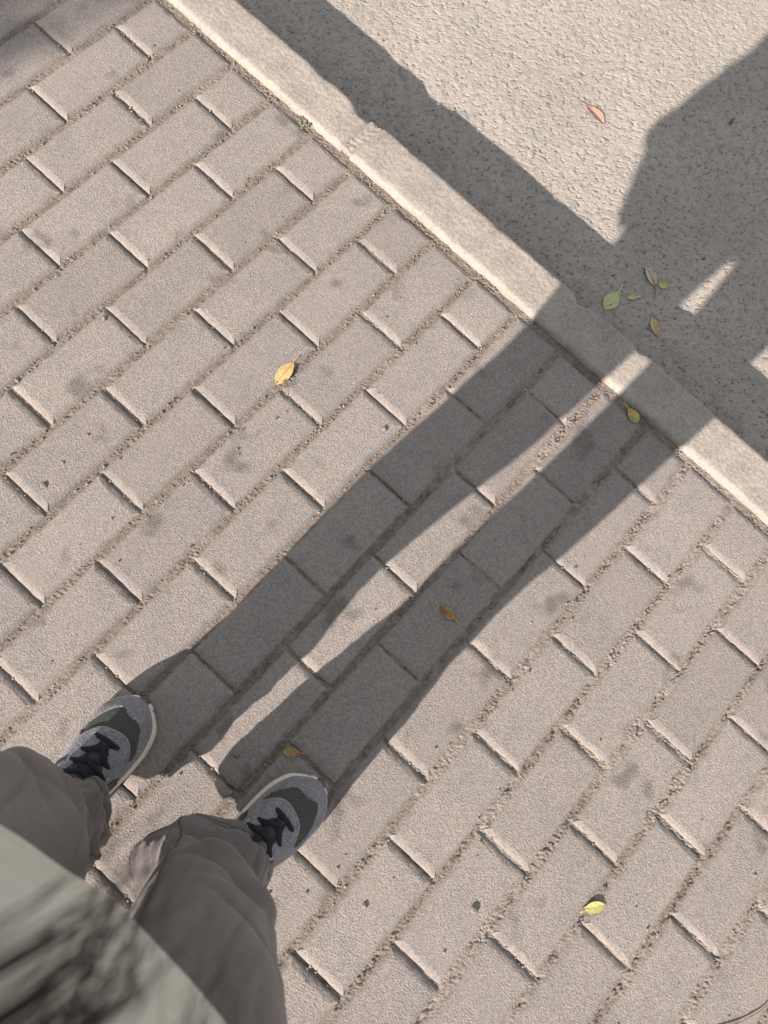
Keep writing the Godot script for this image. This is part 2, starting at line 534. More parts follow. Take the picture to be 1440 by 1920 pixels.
func build_kerb() -> void:
	var kerb := base("kerb")
	tag(kerb, "row of pale concrete kerb stones between the pavers and the road", "kerb", "", "structure")
	var prof := [Vector2(0.613, -0.05), Vector2(0.6125, -0.012), Vector2(0.6125, -0.003), Vector2(0.6133, 0.003), Vector2(0.6148, 0.0074), Vector2(0.6175, 0.0100), Vector2(0.622, 0.0110)]
	for k in 15: prof.append(Vector2(0.632 + 0.0043 * k, 0.0114))
	prof.append_array([Vector2(0.6955, 0.0112), Vector2(0.699, 0.0104), Vector2(0.702, 0.0085), Vector2(0.704, 0.005), Vector2(0.705, 0.0), Vector2(0.7055, -0.02), Vector2(0.706, -0.07), Vector2(0.707, -0.16)])
	var rough := nz(41, 28.0, FastNoiseLite.TYPE_SIMPLEX_SMOOTH, 3)
	var coarse := nz(42, 6.5, FastNoiseLite.TYPE_SIMPLEX_SMOOTH, 2)
	var pits := cellnz(43, 55.0, FastNoiseLite.RETURN_DISTANCE)
	var chips := nz(44, 17.0, FastNoiseLite.TYPE_SIMPLEX_SMOOTH, 2)
	for s in [[-1.83, -0.838], [-0.824, 0.160], [0.181, 1.172], [1.186, 2.18], [2.194, 3.2]]:
		var near: bool = s[0] > -1.0 and s[0] < 1.5
		var count := int((s[1] - s[0]) / (0.0035 if near else 0.02))
		var rows := []
		for j in count + 1:
			var z: float = lerpf(s[0], s[1], float(j) / count)
			var to_end := minf(z - s[0], s[1] - z)
			var round_end := 0.006 * pow(clampf(1.0 - to_end / 0.012, 0, 1), 2)
			var chip := maxf(0.0, chips.get_noise_2d(z, 3.0) - 0.36) * 0.008
			chip += 0.010 * exp(-pow((z - 0.668) / 0.014, 2)) + 0.002 * exp(-pow((z - 0.69) / 0.03, 2))
			chip += 0.012 * exp(-pow((z - 0.140) / 0.025, 2)) + 0.003 * exp(-pow((z - 0.03) / 0.02, 2))
			var wav := coarse.get_noise_2d(z, 9.0) * 0.0007
			var row := []
			for k in prof.size():
				var q: Vector2 = prof[k]
				var r := rough.get_noise_2d(z, q.x * 1.4 + k * 0.004)
				var out_side := smoothstep(0.680, 0.702, q.x)
				var in_side := 1.0 - smoothstep(0.614, 0.628, q.x)
				var x := q.x - chip * out_side * (1.0 if q.y > -0.03 else 0.35) + wav * out_side * 0.7 + r * 0.0009 * out_side + r * 0.0026 * in_side * (0.3 + 0.7 * smoothstep(-0.02, 0.0, q.y))
				var y := q.y
				if q.y > -0.02:
					y += r * 0.0006 - maxf(0.0, 0.10 - (pits.get_noise_2d(z, q.x) + 1.0)) * 0.016
					y -= chip * 0.35 * out_side + round_end
					y += coarse.get_noise_2d(z + 5.0, q.x * 2.0) * 0.0009
				row.append(Vector3(x, y, z))
			rows.append(row)
		var so := Soup.new()
		so.grid(rows, false, false)
		so.fan(rows[0], Vector3(0.66, -0.05, s[0] + 0.001), true)
		so.fan(rows[-1], Vector3(0.66, -0.05, s[1] - 0.001), false)
		put("kerb_stone", done(so), M.kerb, kerb)
	for z in [-0.831, 0.1705, 1.179, 2.187]:
		var so := Soup.new()
		var rows := []
		for j in 9:
			var row := []
			for i in 28:
				var x := lerpf(0.6135, 0.7035, i / 27.0)
				var zz: float = z + (j - 4) / 4.0 * 0.0125
				var y := 0.0052 + rough.get_noise_2d(x * 3.0, zz * 3.0) * 0.0035
				if i == 0 or i == 27: y = -0.10
				row.append(Vector3(x, y, zz))
			rows.append(row)
		so.grid(rows, false, false)
		put("mortar_joint", done(so), M.kerb, kerb)

func build_road() -> void:
	var road := base("road")
	tag(road, "dusty worn asphalt road below the kerb", "road", "", "structure")
	var step := 0.0020
	var x0 := 0.690
	var z0 := -0.56
	var nx := int((1.78 - x0) / step)
	var nzz := int((1.36 - z0) / step)
	var stone := cellnz(51, 82.0, FastNoiseLite.RETURN_DISTANCE)
	var stone_id := cellnz(51, 82.0, FastNoiseLite.RETURN_CELL_VALUE)
	var gap := cellnz(51, 82.0, FastNoiseLite.RETURN_DISTANCE2_SUB)
	var warp := nz(52, 60.0, FastNoiseLite.TYPE_SIMPLEX_SMOOTH, 2)
	var lump := nz(53, 140.0, FastNoiseLite.TYPE_SIMPLEX_SMOOTH, 3)
	var fleck := nz(57, 120.0, FastNoiseLite.TYPE_SIMPLEX_SMOOTH, 2)
	var worn := nz(54, 60.0, FastNoiseLite.TYPE_SIMPLEX_SMOOTH, 2)
	var tone := nz(55, 4.0, FastNoiseLite.TYPE_SIMPLEX_SMOOTH, 3)
	var p := PackedVector3Array()
	var c := PackedColorArray()
	var t := PackedInt32Array()
	for j in nzz + 1:
		for i in nx + 1:
			var x := x0 + i * step
			var z := z0 + j * step
			var wx := x + warp.get_noise_2d(x, z) * 0.006
			var wz := z + warp.get_noise_2d(z + 7.0, x) * 0.006
			var id := stone_id.get_noise_2d(wx, wz)
			var g := gap.get_noise_2d(wx, wz) + 1.0
			var w := worn.get_noise_2d(x, z)
			var crack := 1.0 - smoothstep(0.0, 0.11, g)
			var h := id * 0.0007 * smoothstep(0.0, 0.2, g) + lump.get_noise_2d(x, z) * 0.0006
			h -= crack * clampf(0.22 + w * 2.0, 0.0, 1.0) * 0.0030
			var fl := smoothstep(0.30, 0.55, fleck.get_noise_2d(wx * 0.8, wz) + w * 0.25)
			h -= fl * 0.0010
			p.append(Vector3(x, ROAD_Y + h, z))
			var bare := smoothstep(0.30, 0.55, id) * smoothstep(0.10, 0.3, g)   # stones polished bare of dust
			var tn := 1.0 + tone.get_noise_2d(x, z) * 0.12 + w * 0.08
			var dust := Color(0.355 * tn, 0.328 * tn, 0.298 * tn)
			var rock := Color(0.225, 0.225, 0.217) * (1.0 + id * 0.3)
			var cc := dust.lerp(rock, bare * 0.85).lerp(Color(0.10, 0.09, 0.08), crack * clampf(0.10 + w * 1.8, 0.0, 0.85))
			cc = cc.lerp(Color(0.13, 0.118, 0.105), fl * 0.22)
			var gutter := 1.0 - smoothstep(0.72, 0.86, x + tone.get_noise_2d(x * 3.0, z * 3.0) * 0.05)
			c.append(cc.lerp(Color(0.19, 0.165, 0.14), gutter * 0.45))
	for j in nzz:
		for i in nx:
			var a := j * (nx + 1) + i
			var d := a + nx + 1
			t.append_array([a, a + 1, d + 1, a, d + 1, d])
	tag(put("asphalt", tri_mesh(p, t, c), M.road, road), "", "", "", "stuff")
	var x1 := x0 + nx * step
	var z1 := z0 + nzz * step
	for r in [[x0, -400.0, x1, z0], [x0, z1, x1, 400.0], [x1, -400.0, 7.7, 400.0]]:
		var so := Soup.new()
		so.grid([[Vector3(r[0], ROAD_Y, r[1]), Vector3(r[2], ROAD_Y, r[1])], [Vector3(r[0], ROAD_Y, r[3]), Vector3(r[2], ROAD_Y, r[3])]])
		put("carriageway", done(so), M.far_road, road)
	var gs := Soup.new()
	gs.grid([[Vector3(-400, -0.30, -400), Vector3(400, -0.30, -400)], [Vector3(-400, -0.30, 400), Vector3(400, -0.30, 400)]])
	var g := put("ground", done(gs), M.far_paving)
	tag(g, "", "", "", "structure")
	# the footway goes on beyond the laid pavers
	for r in [[-12.0, -400.0, -2.4, 400.0], [-2.4, -400.0, 0.613, -2.2], [-2.4, 3.6, 0.613, 400.0]]:
		var so := Soup.new()
		so.grid([[Vector3(r[0], 0, r[1]), Vector3(r[2], 0, r[1])], [Vector3(r[0], 0, r[3]), Vector3(r[2], 0, r[3])]])
		tag(put("footway", done(so), M.far_paving), "", "", "", "structure")

# ------------------------------------------------------------------ leaves and litter
# stem end, blade base, tip as (x, z); half width; height; cup, fold, arch
func leaf(label: String, s: Vector2, b: Vector2, tip: Vector2, hw: float, y: float, cols: Array, cup := 0.25, arch := 0.004, group := "", belly := 0.5, fold := 0.0, spots := []) -> Node3D:
	var root := base("fallen_leaf", Vector3(b.x, y, b.y))
	tag(root, label, "leaf", "leaves fallen on the pavement and the road")
	var ax := (tip - b)
	cup *= 0.45
	arch *= 0.25
	root.position.y -= 0.0018
	var along := Vector3(ax.x, 0, ax.y)
	var side := Vector3(-ax.y, 0, ax.x).normalized()
	var ln := along.length()
	var n := nz(int(absf(b.x * 977 + b.y * 533)) + 3, 55.0, FastNoiseLite.TYPE_SIMPLEX_SMOOTH, 3)
	var so := Soup.new()
	for face in 2:
		var rows := []
		var rc := []
		for i in 41:
			var t := i / 40.0
			var w := hw * pow(sin(PI * pow(t, log(0.5) / log(belly))), 0.78) * (1.0 + 0.05 * n.get_noise_2d(t * 0.4, 9.0))
			if i == 0 or i == 40: w = 0.0002
			var row := []
			for k in 25:
				var v := (k - 12) / 12.0
				var vv := v
				if fold > 0.0 and v > 0: vv = v * (1.0 - fold)
				var yy := cup * absf(v) * w * (0.6 + 0.4 * absf(v)) + arch * sin(PI * t) + 0.0006 * n.get_noise_2d(t * 0.3, v * 0.2)
				if fold > 0.0 and v > 0: yy += w * sin(fold * 1.45) * v
				yy -= 0.0005 * exp(-pow(v / 0.10, 2)) - 0.0003 * sin((t * 9.0 - absf(v) * 2.2) * TAU) * absf(v) * (1.0 - absf(v))
				row.append(along * t + side * vv * w + Vector3.UP * (yy - (0.00035 if face else 0.0)))
				var base_c: Color = (cols[0] as Color).lerp(cols[1], smoothstep(0.15, 0.85, t + 0.35 * n.get_noise_2d(t * ln, v * w)))
				base_c = base_c.lerp(cols[2], smoothstep(0.05, 0.6, v * 0.8 + 0.6 * n.get_noise_2d(t * ln + 0.3, v * w * 1.5)))
				base_c = base_c.lerp(cols[3], 0.75 * exp(-pow(v / 0.09, 2)) * (1.0 - t * 0.6))
				base_c = base_c * (1.0 + 0.30 * n.get_noise_2d(t * ln * 3.0 + 1.0, v * w * 3.0) - 0.05 * sin((t * 9.0 - absf(v) * 2.2) * TAU))
				for sp in spots:
					base_c = base_c.lerp(Color(0.09, 0.05, 0.03), exp(-pow(Vector2((t - sp.x) * 2.2, v - sp.y).length() / sp.z, 4)))
				base_c.a = 1.0
				rc.append(base_c)
			rows.append(row)
		var o := so.p.size()
		so.grid(rows, false, face == 0)
		for i in rc.size(): so.c[o + i] = rc[i]
	put("blade", done(so, true), M.leaf, root)
	var st := Soup.new()
	var off := Vector3(s.x - b.x, 0, s.y - b.y)
	var path := smooth_path([off + Vector3.UP * 0.0012, off * 0.5 + Vector3.UP * (0.0018 + arch * 0.2), along * 0.06 + Vector3.UP * (0.0008 + arch * 0.2), along * 0.35 + Vector3.UP * (0.0002 + arch * 0.85), along * 0.8 + Vector3.UP * (0.0001 + arch * 0.55)], 17)
	var ra := []
	for i in 17: ra.append(lerpf(0.00105, 0.0004, i / 16.0))
	tube(st, path, ra, 6, 0.9, cols[3])
	put("stalk", done(st, true), M.stalk, root)
	return root

func build_leaves() -> void:
	var yellow := Color(0.45, 0.33, 0.085)
	leaf("yellow leaf with a pinkish midrib and brown tip lying on the sunlit pavers", Vector2(0.2633, 0.3873), Vector2(0.250, 0.3877), Vector2(0.1986, 0.3942), 0.0117, 0.0030, [Color(0.50, 0.36, 0.17), Color(0.50, 0.40, 0.19), Color(0.45, 0.40, 0.18), Color(0.54, 0.30, 0.19)], 0.22, 0.005, "", 0.52, 0.0, [Vector3(0.97, 0.0, 0.28), Vector3(0.70, -0.82, 0.16)])
	leaf("small brown and olive leaf in the middle of the right leg's shadow", Vector2(0.1097, 0.8801), Vector2(0.111, 0.8716), Vector2(0.1109, 0.8393), 0.0090, 0.003, [Color(0.36, 0.20, 0.09), Color(0.24, 0.11, 0.07), Color(0.30, 0.25, 0.10), Color(0.50, 0.27, 0.14)], 0.2, 0.003, "", 0.55, 0.0, [Vector3(0.7, -0.4, 0.16), Vector3(0.55, -0.2, 0.12)])
	leaf("large pale green leaf with one brown dot on the shaded road by the kerb", Vector2(0.8767, 0.6963), Vector2(0.8624, 0.6989), Vector2(0.8071, 0.7026), 0.0153, ROAD_Y + 0.003, [Color(0.45, 0.50, 0.26), Color(0.45, 0.49, 0.27), Color(0.42, 0.48, 0.25), Color(0.62, 0.64, 0.37)], 0.15, 0.005, "", 0.58, 0.0, [Vector3(0.70, -0.28, 0.12)])
	leaf("tiny yellow green curled leaf on the road between the green leaf and the dry leaf", Vector2(0.8832, 0.7376), Vector2(0.8797, 0.7343), Vector2(0.8599, 0.7176), 0.0062, ROAD_Y + 0.003, [Color(0.56, 0.55, 0.27), Color(0.58, 0.57, 0.30), Color(0.50, 0.50, 0.24), Color(0.65, 0.62, 0.34)], 0.8, 0.003, "", 0.5, 0.35)
	leaf("dry curled tan leaf with a long reddish stalk lying on the shaded road", Vector2(0.9019, 0.7606), Vector2(0.9252, 0.7446), Vector2(0.9460, 0.7045), 0.0108, ROAD_Y + 0.004, [Color(0.50, 0.43, 0.33), Color(0.57, 0.51, 0.41), Color(0.52, 0.45, 0.35), Color(0.24, 0.11, 0.08)], 0.7, 0.006, "", 0.42, 0.2)
	leaf("folded yellow leaf touching the dry curled leaf on the shaded road", Vector2(0.9537, 0.7706), Vector2(0.948, 0.7645), Vector2(0.9352, 0.7436), 0.0108, ROAD_Y + 0.003, [Color(0.58, 0.51, 0.25), Color(0.55, 0.52, 0.25), Color(0.51, 0.48, 0.22), Color(0.62, 0.53, 0.30)], 0.25, 0.003, "", 0.55, 0.6)
	leaf("green leaf flushed brownish pink along one half on the shaded road", Vector2(0.8399, 0.8175), Vector2(0.8402, 0.8151), Vector2(0.8671, 0.7824), 0.0099, ROAD_Y + 0.003, [Color(0.48, 0.36, 0.23), Color(0.44, 0.48, 0.24), Color(0.42, 0.30, 0.19), Color(0.48, 0.36, 0.22)], 0.25, 0.005, "", 0.5)
	leaf("orange and green leaf lying in the gap along the kerb", Vector2(0.6032, 0.8456), Vector2(0.603, 0.8538), Vector2(0.5924, 0.8859), 0.0105, 0.003, [Color(0.48, 0.30, 0.12), Color(0.43, 0.34, 0.13), Color(0.25, 0.27, 0.10), Color(0.52, 0.36, 0.16)], 0.22, 0.004, "", 0.6)
	leaf("bright yellow green leaf on the sunlit pavers at the lower right", Vector2(-0.0887, 1.2903), Vector2(-0.0834, 1.2927), Vector2(-0.0549, 1.3145), 0.0085, 0.003, [Color(0.47, 0.45, 0.17), Color(0.48, 0.46, 0.20), Color(0.43, 0.42, 0.17), Color(0.56, 0.47, 0.22)], 0.35, 0.005, "", 0.5)
	leaf("small green leaf turning red at its stalk in front of the right shoe", Vector2(-0.1962, 0.8324), Vector2(-0.1975, 0.8286), Vector2(-0.2146, 0.8055), 0.0074, 0.003, [Color(0.36, 0.15, 0.10), Color(0.27, 0.28, 0.11), Color(0.30, 0.23, 0.11), Color(0.45, 0.22, 0.16)], 0.2, 0.004, "", 0.55)
	leaf("folded pinkish tan dead leaf on the sunlit road", Vector2(1.1507, 0.3644), Vector2(1.1578, 0.3777), Vector2(1.1494, 0.4355), 0.0145, ROAD_Y + 0.004, [Color(0.42, 0.29, 0.225), Color(0.45, 0.31, 0.24), Color(0.30, 0.20, 0.155), Color(0.30, 0.18, 0.13)], 0.1, 0.006, "", 0.55, 0.2)
	leaf("tiny curled reddish brown leaf alone on the shaded road at the right edge", Vector2(1.3892, 0.6251), Vector2(1.3841, 0.6242), Vector2(1.3629, 0.6272), 0.0040, ROAD_Y + 0.003, [Color(0.30, 0.12, 0.07), Color(0.26, 0.10, 0.06), Color(0.22, 0.09, 0.05), Color(0.34, 0.14, 0.09)], 1.1, 0.004, "", 0.5, 0.4)
	leaf("pale tan leaf half cut off by the right edge of the picture", Vector2(0.8693, 1.0708), Vector2(0.8698, 1.0759), Vector2(0.879, 1.0994), 0.0084, ROAD_Y + 0.003, [Color(0.45, 0.38, 0.22), Color(0.44, 0.36, 0.2), Color(0.4, 0.33, 0.18), Color(0.45, 0.35, 0.2)], 0.4, 0.004)
	# twigs
	for w in [["thin reddish brown twig curving over the pavers in the bottom right corner", [Vector3(-0.105, 0.004, 1.525), Vector3(-0.053, 0.004, 1.564), Vector3(-0.028, 0.004, 1.578), Vector3(-0.012, 0.004, 1.585), Vector3(0.004, 0.004, 1.587), Vector3(0.030, 0.004, 1.584)], 0.0014, Color(0.33, 0.22, 0.165)], ["very short orange brown stalk caught in the chipped edge of the kerb", [Vector3(0.7165, ROAD_Y + 0.002, 0.662), Vector3(0.722, ROAD_Y + 0.006, 0.668), Vector3(0.727, ROAD_Y + 0.003, 0.670)], 0.0012, Color(0.40, 0.24, 0.11)]]:
		var pts: Array = w[1]
		var o := Soup.new()
		var root := base("twig", pts[1])
		var path := []
		for q in smooth_path(pts, 24): path.append(q - root.position)
		var ra := []
		for i in 24: ra.append(w[2] * (0.85 + 0.15 * sin(i * 1.7)) * lerpf(1.0, 0.75, i / 23.0))
		tube(o, path, ra, 7, 1.0, w[3])
		put("stem", done(o, true), M.stalk, root)
		tag(root, w[0], "twig")
	# clods of dry earth
	var clods := [[0.269, 0.576, 0.0050, "small pale clod of earth on a paver left of the leg shadows"], [-0.290, 1.040, 0.0046, "round dark clod of earth on the paver right of the trousers"], [-0.190, 1.166, 0.0062, "crumbled dark clod of earth in the middle of a lower right paver"], [-0.261, 0.758, 0.0060, "dark crumbled clod of earth on the lit strip between the shoes"], [-0.071, 0.247, 0.0034, "small dark clod on the pavers at the left, upper of a pair"], [-0.173, 0.261, 0.0050, "flat clod of earth near the left edge of the picture"], [-0.129, 0.254, 0.0030, "tiny clod at the left, lower of a pair"], [0.084, 0.118, 0.0042, "flattened clod of earth on a long joint at the upper left"]]
	for q in clods:
		var root := put("earth_clod", crumb_mesh(int(q[2] * 1e5)), M.crumb_dark, self, Vector3(q[0], q[2] * 0.35, q[1]))
		root.scale = Vector3(q[2], q[2] * 0.6, q[2] * 0.85)
		root.rotation.y = q[0] * 9.0
		tag(root, q[3], "clod", "clods of dry earth on the pavers")
	# a weed at the kerb
	var weed := base("weed", Vector3(0.600, -0.002, 0.078))
	tag(weed, "small green weed sprouting from the gap beside the kerb", "weed")
	for k in 7:
		var a := rng.randf() * TAU
		var r := rng.randf_range(0.007, 0.018)
		var mid := Vector3(cos(a) * r * 0.5, 0.006 + rng.randf() * 0.004, sin(a) * r * 0.8 + rng.randf_range(-0.012, 0.012))
		var end := Vector3(cos(a) * r * 0.6, 0.004, sin(a) * r * 1.3 + mid.z * 0.5)
		var path := smooth_path([Vector3(0, 0, mid.z * 0.4), mid, end], 9)
		var so := Soup.new()
		tube(so, path, [0.0006, 0.0012, 0.0019, 0.0024, 0.0026, 0.0024, 0.0018, 0.001, 0.0003], 6, 0.18, Color(0.13, 0.15, 0.085).lerp(Color(0.20, 0.21, 0.13), rng.randf()))
		put("blade", done(so, true), M.leaf, weed)

# ------------------------------------------------------------------ shoes
const SX := [0.0, 0.01, 0.03, 0.06, 0.09, 0.12, 0.15, 0.17, 0.19, 0.21, 0.225, 0.237, 0.245, 0.25]
const SMED := [0.0, 0.016, 0.027, 0.031, 0.031, 0.034, 0.0385, 0.0405, 0.041, 0.038, 0.0325, 0.0225, 0.0125, 0.0]
const SLAT := [0.0, 0.017, 0.028, 0.034, 0.037, 0.042, 0.047, 0.0485, 0.048, 0.045, 0.0385, 0.0285, 0.018, 0.0]
const STOP := [0.075, 0.085, 0.09, 0.095, 0.105, 0.104, 0.089, 0.079, 0.071, 0.065, 0.060, 0.053, 0.045, 0.033]
const SBASE := 0.024

func shoe_h(x: float, y: float) -> float:
	var m := curve_at(x, SX, SMED)
	var l := curve_at(x, SX, SLAT)
	var h := curve_at(x, SX, STOP)
	var v := clampf(absf(y - (m - l) / 2) / maxf((m + l) / 2, 1e-4), 0, 1)
	return SBASE + (h - SBASE) * pow(1.0 - pow(v, 2.3), 0.526)

func shoe(person: Node3D, heel: Vector3, dir: Vector2, left: bool) -> void:
	var root := base("shoe", heel, person)
	tag(root, "grey suede trainer with black laces on the %s foot" % ("left" if left else "right"))
	var ax := Vector3(dir.x, 0, dir.y)
	var med := Vector3(-dir.y, 0, dir.x) if left else Vector3(dir.y, 0, -dir.x)
	var at := func(x: float, y: float, z: float) -> Vector3: return ax * x + med * y + Vector3.UP * z
	var toe_poly := PackedVector2Array([Vector2(166, -36), Vector2(171, -41.5), Vector2(188, -40), Vector2(205, -33.5), Vector2(218, -26.5), Vector2(225, -20), Vector2(228, -15), Vector2(226, -9), Vector2(222.5, -2), Vector2(222.5, 4), Vector2(222, 12), Vector2(219, 19), Vector2(212, 24.5), Vector2(200, 30.5), Vector2(186, 36), Vector2(176, 36.5), Vector2(172, 35), Vector2(187, 28.5), Vector2(196, 19.5), Vector2(198.5, 9.5), Vector2(197.5, -3.5), Vector2(193, -18), Vector2(186, -26), Vector2(176, -32)])
	var open_poly := PackedVector2Array([Vector2(175, -7), Vector2(176.5, -1), Vector2(175, 5), Vector2(169, 11), Vector2(158, 13), Vector2(151, 16), Vector2(140, 21), Vector2(100, 24), Vector2(100, -22), Vector2(140, -16), Vector2(150, -14), Vector2(160, -13), Vector2(170, -10)])
	var stay_poly := PackedVector2Array([Vector2(172, 35), Vector2(187, 28.5), Vector2(196, 19.5), Vector2(198.5, 9.5), Vector2(197.5, -3.5), Vector2(193, -18), Vector2(186, -26), Vector2(176, -32), Vector2(166, -36), Vector2(120, -39), Vector2(90, -36), Vector2(90, 36), Vector2(120, 33), Vector2(145, 36)])
	var slash_a := PackedVector2Array([Vector2(151, 36.5), Vector2(145, 31), Vector2(135, 30), Vector2(120, 35), Vector2(110, 40), Vector2(112, 46), Vector2(120, 42), Vector2(133, 38), Vector2(143, 36.5)])
	var slash_b := PackedVector2Array([Vector2(140, -28), Vector2(134, -26), Vector2(122, -31), Vector2(104, -39), Vector2(106, -46), Vector2(122, -39), Vector2(132, -33)])
	var NU := 250
	var NV := 190
	var p := PackedVector3Array()
	var cls := PackedInt32Array()
	var xy := PackedVector2Array()
	for i in NU + 1:
		var u := i / float(NU)
		var x := 0.25 * (0.35 * u + 0.65 * (1.0 - pow(1.0 - u, 1.7)))
		var m := curve_at(x, SX, SMED)
		var l := curve_at(x, SX, SLAT)
		var top := curve_at(x, SX, STOP)
		for j in NV + 1:
			var s := -1.0 + 2.0 * j / NV
			var v := sin(s * PI / 2)
			var y := (m - l) / 2 + v * (m + l) / 2
			var z := SBASE - 0.004 + (top - SBASE + 0.004) * pow(maxf(0.0, 1.0 - pow(absf(v), 2.3)), 0.526)
			var q := Vector2(x * 1000, y * 1000)
			var k := 0
			if Geometry2D.is_point_in_polygon(q, toe_poly): k = 1
			elif Geometry2D.is_point_in_polygon(q, open_poly): k = 3
			elif Geometry2D.is_point_in_polygon(q, slash_a): k = 4
			elif Geometry2D.is_point_in_polygon(q, slash_b): k = 5
			elif Geometry2D.is_point_in_polygon(q, stay_poly): k = 2
			cls.append(k)
			xy.append(q)
			p.append(at.call(x, y, z))
	var w := NV + 1
	# overlays stand proud of the mesh underneath
	var n := PackedVector3Array()
	n.resize(p.size())
	var sgn := 1.0 if left else -1.0
	for i in NU + 1:
		for j in w:
			var a := p[mini(i + 1, NU) * w + j] - p[maxi(i - 1, 0) * w + j]
			var b := p[i * w + mini(j + 1, NV)] - p[i * w + maxi(j - 1, 0)]
			var f := b.cross(a) * sgn
			n[i * w + j] = f.normalized() if f.length_squared() > 1e-16 else ax
	var rise := [0.0016, 0.0, 0.0026, -0.001, 0.0034, 0.0034]
	var pp := p.duplicate()
	for i in p.size():
		var r: float = rise[cls[i]]
		pp[i] += n[i] * r
	var names := ["mudguard", "toe_box", "eyestay", "tongue", "side_emblem", "side_emblem"]
	var mats := [M.suede, M.knit, M.suede, M.knit, M.stripe, M.stripe]
	for k in 6:
		var ids := {}
		var vp := PackedVector3Array()
		var t := PackedInt32Array()
		for i in NU:
			for j in NV:
				var a := i * w + j
				var quad := [a, a + w, a + w + 1, a + 1]
				var best := 9
				var count := [0, 0, 0, 0, 0, 0]
				for v in quad: count[cls[v]] += 1
				best = count.find(count.max())
				if best != k: continue
				var vi := []
				for v in quad:
					if not ids.has(v):
						ids[v] = vp.size()
						vp.append(pp[v])
					vi.append(ids[v])
				if left: t.append_array([vi[0], vi[1], vi[2], vi[0], vi[2], vi[3]])
				else: t.append_array([vi[0], vi[2], vi[1], vi[0], vi[3], vi[2]])
		put(names[k], tri_mesh(vp, t), mats[k], root)
	# piping round the eyestay
	var on := func(x: float, y: float, lift: float) -> Vector3: return at.call(x / 1000.0, y / 1000.0, shoe_h(x / 1000.0, y / 1000.0) + lift)
	var so := Soup.new()
	var path := []
	for q in [Vector2(150, 37), Vector2(172, 35), Vector2(187, 28.5), Vector2(196, 19.5), Vector2(198.5, 9.5), Vector2(197.5, -3.5), Vector2(193, -18), Vector2(186, -26), Vector2(176, -32), Vector2(165, -36), Vector2(150, -39)]:
		path.append(on.call(q.x, q.y, 0.0012))
	path = smooth_path(path, 70)
	var ra := []
	for i in 70: ra.append(0.0013)
	tube(so, path, ra, 7)
	put("piping", done(so), M.piping, root)
	# stitches along the eyestay
	so = Soup.new()
	path = []
	for q in [Vector2(170, 31), Vector2(183, 26), Vector2(191.5, 17.5), Vector2(194, 9), Vector2(193, -3.5), Vector2(189, -16), Vector2(182, -23), Vector2(172, -29)]:
		path.append(on.call(q.x, q.y, 0.0028))
	path = smooth_path(path, 120)
	for i in range(0, 117, 4):
		tube(so, [path[i], path[i + 1], path[i + 2]], [0.0004, 0.0005, 0.0004], 5)
	put("stitching", done(so), M.stripe_edge, root)
	# edge of the emblem
	for e in [[Vector2(152, 36.5), Vector2(145.5, 30.4), Vector2(135, 29.2), Vector2(120, 34)], [Vector2(141, -28), Vector2(134, -25.2), Vector2(122, -30), Vector2(105, -38)]]:
		so = Soup.new()
		path = []
		for q in e: path.append(on.call(q.x, q.y, 0.003))
		path = smooth_path(path, 24)
		ra = []
		for i in 24: ra.append(0.0009)
		tube(so, path, ra, 6)
		put("emblem_edge", done(so), M.stripe_edge, root)
	# laces
	var laces := [
		[[Vector3(180, -20, 0), Vector3(182, -12, 3.5), Vector3(183, 0, 4), Vector3(182.5, 11, 3.5), Vector3(181.5, 17, 0)]],
		[[Vector3(156, -22, 0), Vector3(161, -15, 4), Vector3(169, -6, 3.5), Vector3(175, 3, 1.5), Vector3(179, 8, 0)], [Vector3(155, 23.5, 0), Vector3(159, 17, 4.5), Vector3(166, 9, 5), Vector3(171, 0, 3), Vector3(176, -8, 0)]],
		[[Vector3(139, -24, 0), Vector3(144, -16, 4), Vector3(149, -8, 4), Vector3(154, 4, 2.5), Vector3(159, 12, 0)], [Vector3(139, 28, 0), Vector3(144, 22, 4.5), Vector3(148, 12, 5.5), Vector3(151, 0, 5), Vector3(155, -10, 1)]],
		[[Vector3(122, -22, 0), Vector3(129, -14, 4), Vector3(136, -4, 4), Vector3(143, 10, 2)], [Vector3(122, 28, 0), Vector3(129, 20, 4.5), Vector3(136, 8, 6), Vector3(141, -8, 3)]]]
	for row in laces:
		for l in row:
			so = Soup.new()
			path = []
			for q in l: path.append(on.call(q.x, q.y, q.z / 1000.0 + 0.0018))
			path = smooth_path(path, 26)
			ra = []
			for i in 26: ra.append(0.0037 * (0.86 + 0.14 * sin(PI * i / 25.0)))
			tube(so, path, ra, 10, 0.42)
			put("lace", done(so), M.lace, root)
	# sole
	for part in [["midsole", M.foam, [[0.004, 0.0035, 0.0], [0.007, 0.0045, 0.001], [0.014, 0.0055, 0.0028], [0.021, 0.0045, 0.002], [0.0265, 0.0022, 0.0010], [0.0285, 0.0004, -0.0010], [0.028, -0.006, -0.006]]], ["outsole", M.rubber, [[-0.001, -0.004, -0.006], [0.0, 0.001, -0.001], [0.003, 0.0030, 0.0008], [0.0055, 0.0030, 0.001], [0.0056, -0.004, -0.004]]]]:
		so = Soup.new()
		var rows := []
		for r in part[2]:
			var row := []
			for side in [1, -1]:
				for i in 60:
					var u := i / 60.0
					if side < 0: u = 1.0 - u
					var x := 0.25 * (0.5 - 0.5 * cos(PI * u))
					var grow: float = r[1] if side > 0 else r[2]
					var y := curve_at(x, SX, SMED) if side > 0 else -curve_at(x, SX, SLAT)
					var taper := sqrt(clampf((0.25 - x) / 0.03, 0, 1)) * sqrt(clampf(x / 0.02, 0, 1))
					y += side * grow * taper
					var xx: float = x + (0.002 if x > 0.245 else 0.0) * r[1] / 0.004
					var lift := 0.008 * pow(clampf((x - 0.19) / 0.06, 0, 1), 2)
					row.append(at.call(xx, y, r[0] + lift + 0.001))
